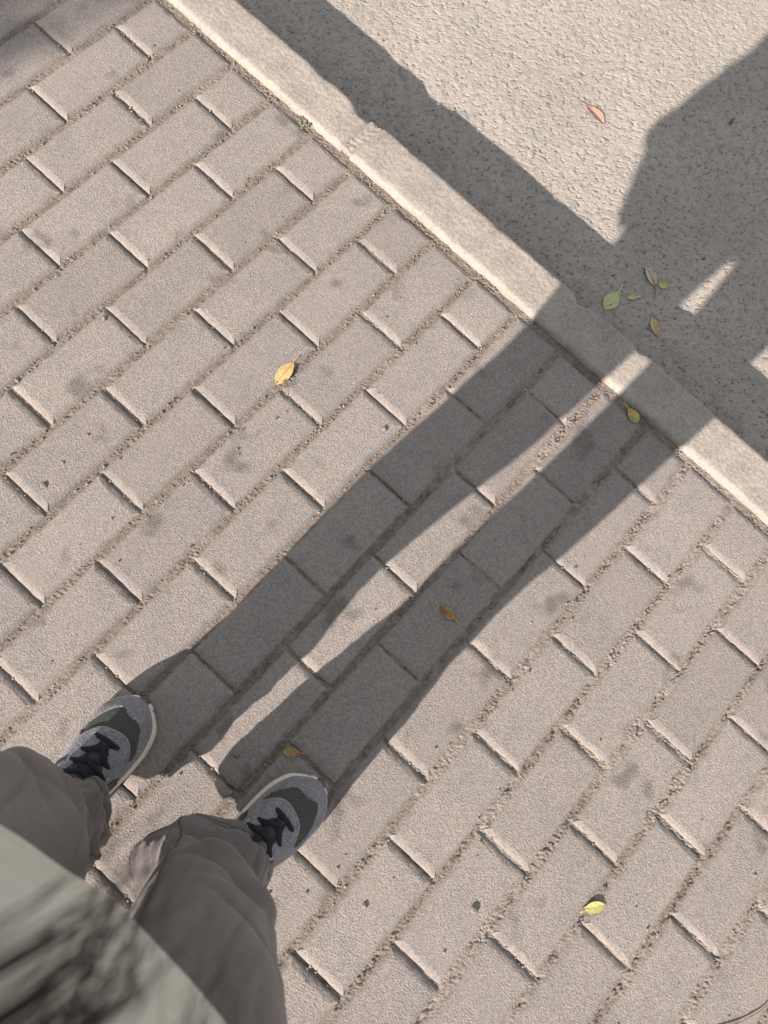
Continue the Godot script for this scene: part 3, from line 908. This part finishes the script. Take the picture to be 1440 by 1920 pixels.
			rows.append(row)
		so.grid(rows, true, not left)
		so.fan(rows[0], at.call(0.12, 0, part[2][0][0] + 0.001), left)
		so.fan(rows[-1], at.call(0.12, 0, part[2][-1][0]), not left)
		put(part[0], done(so), part[1], root)
	# toe bumper of the outsole
	so = Soup.new()
	var rows2 := []
	for zz in [[0.006, 0.0035], [0.014, 0.0045], [0.022, 0.004], [0.030, 0.0022], [0.032, 0.0002]]:
		var row := []
		for i in 21:
			var th := (i / 20.0 - 0.5) * 1.5
			var yy := sin(th) * 0.021 - 0.001
			var xx := 0.2505 - 0.0145 * pow(absf(sin(th) / 0.68), 2.3)
			row.append(at.call(xx + zz[1], yy, zz[0] + 0.006))
		rows2.append(row)
	so.grid(rows2, false, left)
	put("toe_bumper", done(so), M.rubber, root)

# ------------------------------------------------------------------ clothes
# rows: h, cx, cz, front, back, plus z, minus z
func loft(rows: Array, count: int, around: int, power: float, bumps: Array, wr: Callable) -> Array:
	var hs := []
	for r in rows: hs.append(r[0])
	var cols := []
	for k in range(1, 7):
		var a := []
		for r in rows: a.append(r[k])
		cols.append(a)
	var out := []
	for j in count:
		var h: float = lerpf(hs[0], hs[-1], float(j) / (count - 1))
		var v := []
		for k in 6: v.append(curve_at(h, hs, cols[k]))
		var row := []
		for i in around:
			var th := TAU * i / around
			var cx := cos(th)
			var sz := sin(th)
			var a: float = v[2] if cx > 0 else v[3]
			var b: float = v[4] if sz > 0 else v[5]
			var r := 1.0 / pow(pow(absf(cx) / a, power) + pow(absf(sz) / b, power), 1.0 / power)
			for q in bumps:
				var dth := wrapf(th - deg_to_rad(q[1]) - (h - q[0]) * (q[5] if q.size() > 5 else 0.0), -PI, PI)
				r += q[2] * exp(-pow((h - q[0]) / q[3], 2) - pow(dth / deg_to_rad(q[4]), 2))
			r += wr.call(h, th)
			row.append(Vector3(v[0] + cx * r, h, v[1] + sz * r))
		out.append(row)
	return out

func build_person() -> void:
	var person := base("person", Vector3(-0.43, 0, 0.742))
	tag(person, "person looking down, in a sage jacket, brown grey trousers and grey trainers", "person")
	shoe(person, Vector3(-0.5411, 0, 0.6415) - person.position, Vector2(0.99255, -0.12187), true)
	shoe(person, Vector3(-0.4556, 0, 0.8412) - person.position, Vector2(0.99027, 0.13917), false)
	var shift := -person.position
	# trousers: two loose legs and a seat
	var fold := nz(71, 1.0)
	var crease := func(h: float, th: float, o: float) -> float:
		var a := fold.get_noise_3d(cos(th) * 0.55 + h * 2.2 + o, h * 3.0 - sin(th) * 0.9, sin(th) * 0.55)
		var b := fold.get_noise_3d(cos(th) * 0.7 - h * 2.0 - o, h * 6.0 + cos(th) * 0.9, sin(th) * 0.7 + 4.0)
		return -0.0030 * pow(1.0 - absf(a), 12.0) - 0.0055 * pow(1.0 - absf(b), 8.0) * (1.0 - smoothstep(0.20, 0.42, h)) + 0.006 * fold.get_noise_3d(cos(th) * 1.6 + o, h * 16.0 + sin(th) * 2.2, sin(th) * 1.6) * (1.0 - smoothstep(0.14, 0.34, h))
	# sharp folds: h, angle -> h, angle, half width, depth
	var folds_l := [[0.16, 84, 0.27, 34, 0.009, -0.012], [0.27, 34, 0.25, -18, 0.010, -0.010], [0.34, 66, 0.45, -8, 0.011, -0.006], [0.12, 20, 0.17, 92, 0.007, -0.006], [0.10, -44, 0.145, 16, 0.007, -0.005], [0.40, -66, 0.52, 8, 0.012, -0.006], [0.09, 70, 0.24, 98, 0.012, 0.009], [0.20, -80, 0.30, -30, 0.009, -0.008]]
	var folds_r := [[0.16, -84, 0.27, -32, 0.009, -0.014], [0.27, -32, 0.25, 22, 0.010, -0.011], [0.20, -24, 0.245, -6, 0.007, -0.012], [0.33, -62, 0.44, 34, 0.011, -0.006], [0.11, -34, 0.155, 42, 0.007, -0.006], [0.10, 20, 0.15, 84, 0.007, -0.006], [0.46, -34, 0.63, 62, 0.013, -0.005], [0.09, -74, 0.23, -96, 0.011, 0.010], [0.21, 80, 0.31, 30, 0.009, -0.008], [0.40, 70, 0.52, 36, 0.010, -0.006]]
	var sharp := func(h: float, th: float, list: Array) -> float:
		var sum := 0.0
		for q in list:
			var a := Vector2(q[0], 0.0)
			var b := Vector2(q[2], deg_to_rad(q[3] - q[1]) * 0.075)
			var p := Vector2(h, wrapf(th - deg_to_rad(q[1]), -PI, PI) * 0.075)
			var ab := b - a
			var t := clampf((p - a).dot(ab) / ab.length_squared(), -0.25, 1.25)
			var fade := sin(PI * clampf((t + 0.25) / 1.5, 0.0, 1.0))
			sum += q[5] * fade * exp(-(p - a - ab * t).length() / q[4])
		return sum
	var wr_l := func(h: float, th: float) -> float:
		return (crease.call(h, th, 0.0) + sharp.call(h, th, folds_l) + fold.get_noise_3d(cos(th) * 1.0 + 5.0, h * 4.0, sin(th) * 1.0) * 0.003) * smoothstep(0.06, 0.10, h)
	var wr_r := func(h: float, th: float) -> float:
		return (crease.call(h, th, 7.0) + sharp.call(h, th, folds_r) + fold.get_noise_3d(cos(th) * 1.0 - 5.0, h * 4.0, sin(th) * 1.0) * 0.003) * smoothstep(0.06, 0.10, h)
	var lr := [[0.080, -0.460, 0.650, 0.060, 0.072, 0.052, 0.056], [0.15, -0.462, 0.652, 0.058, 0.08, 0.064, 0.058], [0.22, -0.456, 0.650, 0.052, 0.078, 0.064, 0.060], [0.30, -0.452, 0.646, 0.066, 0.07, 0.066, 0.064], [0.45, -0.435, 0.668, 0.072, 0.075, 0.076, 0.073], [0.6, -0.450, 0.672, 0.085, 0.085, 0.086, 0.088], [0.67, -0.460, 0.670, 0.092, 0.092, 0.096, 0.104], [0.74, -0.470, 0.668, 0.10, 0.10, 0.104, 0.124], [0.90, -0.49, 0.675, 0.11, 0.11, 0.1, 0.115]]
	var rr := [[0.070, -0.365, 0.862, 0.055, 0.085, 0.048, 0.088], [0.15, -0.374, 0.862, 0.054, 0.09, 0.044, 0.098], [0.22, -0.378, 0.862, 0.048, 0.085, 0.036, 0.090], [0.31, -0.385, 0.860, 0.066, 0.075, 0.038, 0.084], [0.45, -0.390, 0.860, 0.070, 0.08, 0.062, 0.069], [0.6, -0.400, 0.866, 0.085, 0.085, 0.078, 0.073], [0.74, -0.43, 0.868, 0.1, 0.1, 0.08, 0.090], [0.90, -0.47, 0.87, 0.11, 0.11, 0.1, 0.09]]
	var bl := [[0.085, 125, 0.010, 0.05, 20], [0.42, -48, 0.022, 0.09, 30], [0.11, 100, 0.006, 0.05, 15], [0.22, 42, -0.012, 0.030, 24, 3.0], [0.30, 48, 0.008, 0.022, 22, 5.0], [0.25, -30, -0.008, 0.025, 35, -4.0], [0.39, 25, -0.007, 0.02, 40, 6.0], [0.16, 25, 0.010, 0.020, 32, 5.0], [0.12, 0, -0.006, 0.014, 50], [0.34, -10, 0.006, 0.018, 40, -5.0]]
	var br := [[0.075, -122, 0.042, 0.075, 25], [0.24, -125, -0.012, 0.05, 26], [0.12, -100, 0.005, 0.045, 13], [0.11, -58, -0.014, 0.05, 16], [0.23, -45, -0.020, 0.030, 24, 4.0], [0.31, -38, 0.012, 0.024, 24, 4.0], [0.40, 42, 0.008, 0.07, 30], [0.235, 15, -0.012, 0.022, 44, -5.0], [0.40, 0, -0.007, 0.02, 40, -6.0], [0.165, -20, 0.011, 0.020, 36, -5.0], [0.12, 10, -0.006, 0.014, 50], [0.355, 30, 0.006, 0.018, 36, 5.0]]
	var trousers := base("trousers", Vector3.ZERO, person)
	var k := 0
	for leg in [[lr, bl, wr_l], [rr, br, wr_r]]:
		var rows := loft(leg[0], 190, 150, 2.1, leg[1], leg[2])
		# turned hem with a stitched band
		var inner := []
		for up in [[0.022, -0.006], [0.006, -0.0045], [0.0, -0.0022]]:
			var row := []
			for q in rows[0]:
				var c := Vector3(leg[0][0][1], leg[0][0][0], leg[0][0][2])
				var d: Vector3 = (q - c).normalized()
				row.append(q + d * up[1] + Vector3.UP * up[0])
			inner.append(row)
		var all := inner + rows
		for r in all:
			for i in r.size(): r[i] += shift
		var so := Soup.new()
		so.grid(all, true, true)
		put("trouser_leg", done(so), M.trouser, trousers)
		for off in [6, 8]:
			var st := Soup.new()
			var ring := []
			for q in rows[off]:
				var c2: Vector3 = Vector3(leg[0][0][1], q.y, leg[0][0][2])
				ring.append(q + (q - c2 - Vector3(shift.x, 0, shift.z)).normalized() * 0.0003)
			ring.append(ring[0])
			var ra := []
			for q in ring: ra.append(0.0006)
			tube(st, ring, ra, 5)
			put("hem_stitch", done(st), M.seam, trousers)
		# outer and inner seams
		for deg in [78, -95] if k == 0 else [85, -82]:
			var st := Soup.new()
			var i0 := posmod(int(round(deg / 360.0 * 150)), 150)
			var pts := []
			var ra := []
			for j in range(2, 185):
				pts.append(rows[j][i0])
				ra.append(0.0011)
			tube(st, pts, ra, 6, 1.0, Color.WHITE, Vector3.RIGHT)
			put("seam", done(st), M.seam, trousers)
		k += 1
	var none := func(_h: float, _th: float) -> float: return 0.0
	var seat := loft([[0.735, -0.46, 0.742, 0.05, 0.05, 0.07, 0.07], [0.78, -0.47, 0.76, 0.11, 0.10, 0.14, 0.14], [0.82, -0.49, 0.742, 0.12, 0.14, 0.18, 0.18], [0.95, -0.50, 0.75, 0.12, 0.12, 0.16, 0.16]], 24, 60, 2.2, [], none)
	for r in seat:
		for i in r.size(): r[i] += shift
	var ss := Soup.new()
	ss.grid(seat, true, true)
	ss.fan(seat[0], Vector3(-0.46, 0.728, 0.742) + shift, false)
	put("seat", done(ss), M.trouser, trousers)
	# jacket
	var jn := nz(75, 1.0, FastNoiseLite.TYPE_SIMPLEX_SMOOTH, 2)
	var wj := func(h: float, th: float) -> float:
		return jn.get_noise_3d(cos(th) * 1.6, h * 6.0, sin(th) * 1.6) * 0.010 * smoothstep(0.72, 0.85, h)
	var jr := [[0.715, -0.515, 0.80, 0.145, 0.10, 0.20, 0.19], [0.725, -0.515, 0.80, 0.172, 0.12, 0.230, 0.235], [0.75, -0.515, 0.80, 0.192, 0.14, 0.258, 0.275], [0.79, -0.515, 0.80, 0.203, 0.15, 0.272, 0.29], [0.87, -0.515, 0.80, 0.200, 0.155, 0.268, 0.29], [0.97, -0.515, 0.79, 0.190, 0.16, 0.25, 0.272], [1.07, -0.51, 0.78, 0.176, 0.16, 0.23, 0.255], [1.2, -0.505, 0.77, 0.155, 0.17, 0.20, 0.215], [1.29, -0.5, 0.76, 0.12, 0.13, 0.17, 0.18], [1.34, -0.485, 0.75, 0.09, 0.095, 0.10, 0.10], [1.39, -0.465, 0.745, 0.07, 0.075, 0.075, 0.075]]
	var jrows := loft(jr, 130, 150, 2.0, [], wj)
	for r in jrows:
		for i in r.size():
			var up: float = smoothstep(-0.44, -0.60, r[i].x) * (1.0 - smoothstep(0.72, 1.1, r[i].y)) * 0.10
			r[i].y += up
	var inner := []
	for q in [[0.05, 0.75], [0.02, 0.86]]:
		var row := []
		for v in jrows[0]:
			row.append(Vector3(lerpf(-0.515, v.x, q[1]), v.y + q[0], lerpf(0.80, v.z, q[1])))
		inner.append(row)
	var all_j := inner + jrows
	for r in all_j:
		for i in r.size(): r[i] += shift
	var sj := Soup.new()
	sj.grid(all_j, true, true)
	var jacket := put("jacket", done(sj), M.jacket, person)
	for arm in [[Vector3(-0.50, 1.27, 0.60), Vector3(-0.53, 1.10, 0.545), Vector3(-0.525, 0.98, 0.528), Vector3(-0.50, 0.88, 0.512), Vector3(-0.475, 0.785, 0.496)], [Vector3(-0.50, 1.27, 0.925), Vector3(-0.50, 1.12, 1.01), Vector3(-0.46, 1.02, 1.03), Vector3(-0.40, 1.06, 0.98), Vector3(-0.325, 1.13, 0.895)]]:
		var pts := []
		for q in arm: pts.append(q + shift)
		var path := smooth_path(pts, 40)
		var ra := []
		for i in 40: ra.append(lerpf(0.074, 0.048, i / 39.0) + 0.0022 * sin(i * 0.9 + 0.8 * sin(i * 0.5)) * smoothstep(8, 18, i))
		var sl := Soup.new()
		tube(sl, path, ra, 24)
		put("sleeve", done(sl), M.jacket, jacket)
	# body: one continuous surface
	put("body", body_mesh(shift), M.skin, person)
	for z in [-0.031, 0.031]:
		var e := SphereMesh.new()
		e.radius = 0.0115
		e.height = 0.023
		var eye := put("eye", e, M.eye, person, Vector3(-0.320, 1.468, 0.745 + z) + shift)
		var pu := SphereMesh.new()
		pu.radius = 0.0058
		pu.height = 0.0116
		put("pupil", pu, M.hair, eye, Vector3(0.0066, -0.0040, 0.0))
	build_hair(person, shift)
	# the phone that takes the picture
	var ph := base("phone", Vector3(-0.2335, 1.2475, 0.7995))
	ph.basis = Basis(Vector3(0.6624, 0.1351, 0.7369), Vector3(0.6975, 0.2477, -0.6724), Vector3(-0.2733, 0.9594, 0.0699))
	ph.position += ph.basis.z * 0.006
	var bx := BoxMesh.new()
	bx.size = Vector3(0.074, 0.158, 0.0078)
	put("case", bx, M.phone, ph)
	var sc := BoxMesh.new()
	sc.size = Vector3(0.069, 0.152, 0.0008)
	put("screen", sc, M.screen, ph, Vector3(0, 0, 0.0042))
	tag(ph, "dark phone held above the feet by the person taking the picture", "phone")

func body_mesh(shift: Vector3) -> ArrayMesh:
	var so := Soup.new()
	var big := [
		[Vector3(-0.49, 0.91, 0.755), 0.095, Vector3(-0.50, 1.05, 0.750), 0.092], [Vector3(-0.50, 1.05, 0.745), 0.095, Vector3(-0.50, 1.24, 0.745), 0.10],
		[Vector3(-0.50, 1.25, 0.60), 0.05, Vector3(-0.50, 1.25, 0.89), 0.05], [Vector3(-0.49, 1.27, 0.745), 0.055, Vector3(-0.43, 1.42, 0.745), 0.048],
		[Vector3(-0.478, 0.86, 0.678), 0.066, Vector3(-0.452, 0.45, 0.666), 0.045], [Vector3(-0.452, 0.45, 0.666), 0.045, Vector3(-0.47, 0.08, 0.635), 0.034],
		[Vector3(-0.462, 0.86, 0.858), 0.066, Vector3(-0.405, 0.45, 0.856), 0.044], [Vector3(-0.405, 0.45, 0.856), 0.044, Vector3(-0.390, 0.08, 0.856), 0.032],
		[Vector3(-0.50, 1.25, 0.60), 0.046, Vector3(-0.525, 0.99, 0.530), 0.036], [Vector3(-0.525, 0.99, 0.530), 0.036, Vector3(-0.475, 0.785, 0.496), 0.027],
		[Vector3(-0.50, 1.25, 0.89), 0.046, Vector3(-0.46, 1.03, 1.025), 0.036], [Vector3(-0.46, 1.03, 1.025), 0.036, Vector3(-0.305, 1.145, 0.885), 0.025],
		[Vector3(-0.43, 1.49, 0.745), 0.085, Vector3(-0.385, 1.475, 0.745), 0.078], [Vector3(-0.385, 1.44, 0.745), 0.06, Vector3(-0.355, 1.405, 0.745), 0.042],
		[Vector3(-0.312, 1.468, 0.745), 0.008, Vector3(-0.298, 1.44, 0.745), 0.011], [Vector3(-0.317, 1.413, 0.725), 0.009, Vector3(-0.317, 1.413, 0.765), 0.009],
		[Vector3(-0.405, 1.475, 0.662), 0.012, Vector3(-0.395, 1.445, 0.664), 0.010], [Vector3(-0.405, 1.475, 0.828), 0.012, Vector3(-0.395, 1.445, 0.826), 0.010]]
	nets(so, big, 0.012, 0.018, shift)
	var bs := Basis(Vector3(0.6624, 0.1351, 0.7369), Vector3(0.6975, 0.2477, -0.6724), Vector3(-0.2733, 0.9594, 0.0699))
	var o := Vector3(-0.2335, 1.2475, 0.7995) + bs.z * 0.006
	var g := func(x: float, y: float, z: float) -> Vector3: return o + bs * Vector3(x, y, z)
	var wrist := Vector3(-0.305, 1.145, 0.885)
	var hand := [[wrist, 0.026, g.call(0.034, -0.075, -0.020), 0.022], [g.call(0.034, -0.075, -0.020), 0.020, g.call(0.030, -0.03, -0.018), 0.017]]
	for f in 4:
		var y: float = -0.072 + 0.021 * f
		var l: float = [0.8, 0.95, 1.0, 0.92][f]
		hand.append([g.call(0.030, y, -0.018), 0.0095, g.call(0.002, y + 0.003, -0.017), 0.0085])
		hand.append([g.call(0.002, y + 0.003, -0.017), 0.0085, g.call(0.002 - 0.030 * l, y + 0.005, -0.014), 0.0078])
		hand.append([g.call(0.002 - 0.030 * l, y + 0.005, -0.014), 0.0078, g.call(-0.006 - 0.038 * l, y + 0.005, 0.002), 0.007])
	hand.append([g.call(0.038, -0.08, -0.012), 0.013, g.call(0.047, -0.045, 0.006), 0.0105])
	hand.append([g.call(0.047, -0.045, 0.006), 0.0105, g.call(0.030, -0.012, 0.0145), 0.0085])
	nets(so, hand, 0.0035, 0.004, shift)
	# left hand hanging relaxed beside the thigh
	var lh := [[Vector3(-0.475, 0.785, 0.500), 0.027, Vector3(-0.465, 0.735, 0.519), 0.025]]
	for f in 4:
		var b := Vector3(-0.435 - 0.019 * f, 0.715 - (0.004 if f == 0 or f == 3 else 0.0), 0.527)
		var l: float = [0.85, 1.0, 0.95, 0.75][f]
		lh.append([Vector3(-0.458 - 0.005 * f, 0.742, 0.517), 0.018, b, 0.0105])
		lh.append([b, 0.0105, b + Vector3(0.003, -0.032 * l, 0.017), 0.0095])
		lh.append([b + Vector3(0.003, -0.032 * l, 0.017), 0.0095, b + Vector3(0.004, -0.052 * l, 0.032), 0.0085])
	lh.append([Vector3(-0.445, 0.760, 0.512), 0.014, Vector3(-0.418, 0.725, 0.530), 0.0115])
	lh.append([Vector3(-0.418, 0.725, 0.530), 0.0115, Vector3(-0.414, 0.695, 0.545), 0.0095])
	nets(so, lh, 0.005, 0.004, shift)
	return done(so)

# surface nets over tapered capsules joined by a smooth minimum
func nets(so: Soup, bones: Array, cell: float, soft: float, shift: Vector3) -> void:
	var lo := Vector3.INF
	var hi := -Vector3.INF
	for b in bones:
		for e in [[b[0], b[1]], [b[2], b[3]]]:
			lo = lo.min(e[0] - Vector3.ONE * (e[1] + cell * 3))
			hi = hi.max(e[0] + Vector3.ONE * (e[1] + cell * 3))
	var n := Vector3i(((hi - lo) / cell).ceil()) + Vector3i.ONE
	var f := PackedFloat32Array()
	f.resize(n.x * n.y * n.z)
	f.fill(1.0)
	for b in bones:
		var r: float = maxf(b[1], b[3]) + cell * 3
		var l := Vector3i((((b[0] as Vector3).min(b[2]) - Vector3.ONE * r - lo) / cell).floor()).clamp(Vector3i.ZERO, n - Vector3i.ONE)
		var h := Vector3i((((b[0] as Vector3).max(b[2]) + Vector3.ONE * r - lo) / cell).ceil()).clamp(Vector3i.ZERO, n - Vector3i.ONE)
		var d: Vector3 = b[2] - b[0]
		var dd := maxf(d.length_squared(), 1e-9)
		for z in range(l.z, h.z + 1):
			for y in range(l.y, h.y + 1):
				for x in range(l.x, h.x + 1):
					var p := lo + Vector3(x, y, z) * cell
					var t := clampf((p - b[0]).dot(d) / dd, 0, 1)
					var v: float = (p - b[0] - d * t).length() - lerpf(b[1], b[3], t)
					var i := x + n.x * (y + n.y * z)
					var w := f[i]
					var k := maxf(soft - absf(v - w), 0.0) / soft
					f[i] = minf(v, w) - k * k * soft * 0.25
	var ids := {}
	var o := so.p.size()
	for z in n.z - 1:
		for y in n.y - 1:
			for x in n.x - 1:
				var i := x + n.x * (y + n.y * z)
				var neg := 0
				var acc := Vector3.ZERO
				var cnt := 0
				var val := []
				for c in 8:
					val.append(f[i + (c & 1) + n.x * ((c >> 1) & 1) + n.x * n.y * (c >> 2)])
					if val[c] < 0: neg += 1
				if neg == 0 or neg == 8: continue
				for e in [[0, 1], [2, 3], [4, 5], [6, 7], [0, 2], [1, 3], [4, 6], [5, 7], [0, 4], [1, 5], [2, 6], [3, 7]]:
					var a: float = val[e[0]]
					var b: float = val[e[1]]
					if (a < 0) == (b < 0): continue
					var t := a / (a - b)
					var pa := Vector3(e[0] & 1, (e[0] >> 1) & 1, e[0] >> 2)
					var pb := Vector3(e[1] & 1, (e[1] >> 1) & 1, e[1] >> 2)
					acc += pa.lerp(pb, t)
					cnt += 1
				ids[i] = so.p.size()
				so.p.append(lo + (Vector3(x, y, z) + acc / cnt) * cell + shift)
				so.c.append(Color.WHITE)
	var sx := 1
	var sy := n.x
	var sz := n.x * n.y
	for i in ids:
		for q in [[sx, sy, sz], [sy, sz, sx], [sz, sx, sy]]:
			# edge from i in direction q0; quad over -q1, -q2
			var j: int = i + q[0]
			if (f[i] < 0) == (f[j] < 0): continue
			var a = ids.get(i)
			var b = ids.get(i - q[1])
			var c = ids.get(i - q[1] - q[2])
			var d = ids.get(i - q[2])
			if b == null or c == null or d == null: continue
			if f[i] < 0: so.t.append_array([a, c, b, a, d, c])
			else: so.t.append_array([a, b, c, a, c, d])

func build_hair(person: Node3D, shift: Vector3) -> void:
	var so := Soup.new()
	# cap of hair over the skull
	var rows := []
	var hn := nz(81, 3.0, FastNoiseLite.TYPE_SIMPLEX_SMOOTH, 2)
	for j in 18:
		var la := lerpf(0.05, 1.9, j / 17.0)
		var row := []
		for i in 40:
			var lo := TAU * i / 40.0
			var front := maxf(0.0, cos(lo))
			var l2 := minf(la, lerpf(1.9, 1.05, front))
			var d := Vector3(sin(l2) * cos(lo), cos(l2), sin(l2) * sin(lo))
			row.append(Vector3(-0.420, 1.488, 0.745) + d * Vector3(0.100, 0.096, 0.093) * (1.0 + 0.05 * hn.get_noise_3d(lo * 2.0, la, 0.0)) + shift)
		rows.append(row)
	so.grid(rows, true, false)
	so.fan(rows[0], Vector3(-0.420, 1.586, 0.745) + shift, true)
	var r2 := RandomNumberGenerator.new()
	r2.seed = 99
	# long hair down the back and the sides
	for k in 220:
		var a := r2.randf_range(0.55, TAU - 0.55)
		var root := Vector3(-0.420 + cos(a) * 0.094, 1.50 + r2.randf_range(-0.03, 0.04), 0.745 + sin(a) * 0.088)
		var drop := r2.randf_range(0.22, 0.40)
		var outw := Vector3(cos(a), 0, sin(a))
		var p1 := root + outw * 0.018 + Vector3.DOWN * drop * 0.35
		var p2 := root + outw * r2.randf_range(0.0, 0.035) + Vector3.DOWN * drop
		if p2.x > -0.36: continue
		strand(so, [root + shift, p1 + shift, p2 + shift], r2.randf_range(0.0012, 0.0028))
	# the lock that falls forward past the lens: (x, z) where it hangs, tip height, thickness
	for k in 46:
		lock(so, -0.256 + r2.randfn(0.0, 0.006), 0.7690 + r2.randfn(0.0, 0.0055), r2.randf_range(0.93, 1.07), r2.randf_range(0.0003, 0.0006), r2, shift)
	for k in 12:
		lock(so, -0.252 + r2.randfn(0.0, 0.006), 0.794 + r2.randfn(0.0, 0.010), r2.randf_range(0.90, 1.03), r2.randf_range(0.00025, 0.0005), r2, shift)
	for k in 5:
		lock(so, -0.258 + r2.randfn(0.0, 0.006), r2.randf_range(0.748, 0.763), r2.randf_range(0.82, 1.0), r2.randf_range(0.0002, 0.0003), r2, shift)
	put("hair", done(so), M.hair, person)

func lock(so: Soup, x: float, z: float, tip_h: float, r: float, r2: RandomNumberGenerator, shift: Vector3) -> void:
	var s := r2.randf_range(-1, 1)
	strand(so, [Vector3(-0.345, 1.50, 0.70) + shift, Vector3(-0.300, 1.36, 0.722) + shift, Vector3(lerpf(x, -0.285, 0.5), 1.22, lerpf(z, 0.728, 0.6)) + shift, Vector3(x, 1.08, z) + shift, Vector3(x + 0.006 * s, lerpf(1.08, tip_h, 0.55), z + 0.004 * s) + shift, Vector3(x + 0.012 * s + 0.01, tip_h, z + r2.randfn(0.0, 0.006)) + shift], r)

func strand(so: Soup, pts: Array, r: float) -> void:
	var path := smooth_path(pts, 16)
	var ra := []
	for i in 16: ra.append(r * (1.0 if i < 11 else lerpf(1.0, 0.15, (i - 10) / 5.0)))
	tube(so, path, ra, 5, 0.7)

# ------------------------------------------------------------------ tree behind the camera
func build_tree() -> void:
	var at := Vector3(-6.2, 0, -2.20)
	var tree := base("street_tree", at)
	tag(tree, "street tree behind the person whose soft shade falls on the top left pavers", "tree")
	var so := Soup.new()
	tube(so, smooth_path([Vector3(0, -0.05, 0), Vector3(0.03, 0.9, 0.02), Vector3(-0.04, 1.9, 0.05), Vector3(0.0, 2.6, 0.0)], 20), range(20).map(func(i): return lerpf(0.14, 0.085, i / 19.0) + (0.05 * exp(-i * 0.8))), 14)
	put("trunk", done(so), M.bark, tree)
	var r2 := RandomNumberGenerator.new()
	r2.seed = 5
	var lim := Soup.new()
	for k in 9:
		var a := TAU * k / 9.0 + r2.randf() * 0.4
		var e := Vector3(cos(a) * 1.1, 3.2 + r2.randf() * 1.3, sin(a) * 1.1)
		tube(lim, smooth_path([Vector3(0, 2.2 + r2.randf() * 0.4, 0), e * Vector3(0.4, 0.82, 0.4), e], 12), range(12).map(func(i): return lerpf(0.05, 0.012, i / 11.0)), 8)
	put("limb", done(lim), M.bark, tree)
	var lf := Soup.new()
	lf.grid([[Vector3(0, 0, 0), Vector3(0, 0, 0.001)], [Vector3(-0.016, 0.006, 0.02), Vector3(0.016, 0.006, 0.02)], [Vector3(-0.018, 0.004, 0.045), Vector3(0.018, 0.004, 0.045)], [Vector3(-0.001, -0.004, 0.075), Vector3(0.001, -0.004, 0.075)]])
	var mm := MultiMesh.new()
	mm.transform_format = MultiMesh.TRANSFORM_3D
	mm.use_colors = true
	mm.mesh = done(lf)
	mm.instance_count = 12000
	for i in mm.instance_count:
		var d := Vector3(r2.randfn(), r2.randfn(), r2.randfn()).normalized() * pow(r2.randf(), 0.12)
		var pos := Vector3(d.x * 1.6, 3.55 + d.y * 1.35, d.z * 1.6)
		var bs := Basis.from_euler(Vector3(r2.randf_range(-1, 1), r2.randf() * TAU, r2.randf_range(-1, 1))).scaled(Vector3.ONE * r2.randf_range(1.1, 1.6))
		mm.set_instance_transform(i, Transform3D(bs, pos))
		var v := r2.randf_range(0.7, 1.3)
		mm.set_instance_color(i, Color(0.06 * v, 0.10 * v, 0.03 * v))
	var mi := MultiMeshInstance3D.new()
	mi.name = "crown"
	mi.multimesh = mm
	mi.material_override = M.leaf
	tree.add_child(mi, true)
	tag(mi, "", "", "", "stuff")

func _ready() -> void:
	rng.seed = 20240
	# camera: a hand-held phone looking down
	var cam := Camera3D.new()
	cam.name = "camera"
	add_child(cam)
	cam.transform = Transform3D(Basis(Vector3(0.6624, 0.1351, 0.7369), Vector3(0.6975, 0.2477, -0.6724), Vector3(-0.2733, 0.9594, 0.0699)).orthonormalized(), Vector3(-0.194, 1.254, 0.762))
	cam.fov = 64.81
	cam.near = 0.02
	cam.far = 1000.0
	var lens := CameraAttributesPhysical.new()
	lens.frustum_focal_length = FOCAL
	lens.frustum_focus_distance = 1.32
	lens.frustum_near = 0.02
	lens.frustum_far = 1000.0
	lens.exposure_aperture = FOCAL / 3.7
	cam.attributes = lens
	cam.current = true
	var sun := DirectionalLight3D.new()
	sun.name = "sun"
	add_child(sun)
	var el := deg_to_rad(28.0)
	var az := deg_to_rad(2.0)
	var ray := Vector3(cos(az) * cos(el), -sin(el), sin(az) * cos(el))
	sun.look_at_from_position(-ray * 10.0, Vector3.ZERO, Vector3.UP)
	sun.light_energy = 1.5
	sun.light_color = Color(1.0, 0.937, 0.893)
	sun.light_angular_distance = 0.55
	sun.shadow_enabled = true
	var sky_mat := ProceduralSkyMaterial.new()
	sky_mat.sky_top_color = Color(0.548, 0.556, 0.572)
	sky_mat.sky_horizon_color = Color(0.70, 0.69, 0.675)
	sky_mat.sky_curve = 0.25
	sky_mat.ground_horizon_color = Color(0.42, 0.40, 0.38)
	sky_mat.ground_bottom_color = Color(0.32, 0.30, 0.28)
	sky_mat.sun_angle_max = 1.0
	var env := Environment.new()
	env.background_mode = Environment.BG_SKY
	env.sky = Sky.new()
	env.sky.sky_material = sky_mat
	env.tonemap_mode = Environment.TONE_MAPPER_LINEAR
	env.tonemap_exposure = 2.2
	env.sdfgi_enabled = true
	env.ssao_enabled = true
	env.ssil_enabled = true
	var we := WorldEnvironment.new()
	we.name = "world"
	we.environment = env
	add_child(we)
	make_materials()
	M.crumb_dark = mat(Color(0.215, 0.187, 0.160), 1.0)
	build_road()
	build_pavement()
	build_kerb()
	build_tree()
	build_person()
	build_leaves()
	print("fov ", cam.fov)

const FOCAL := 18.905
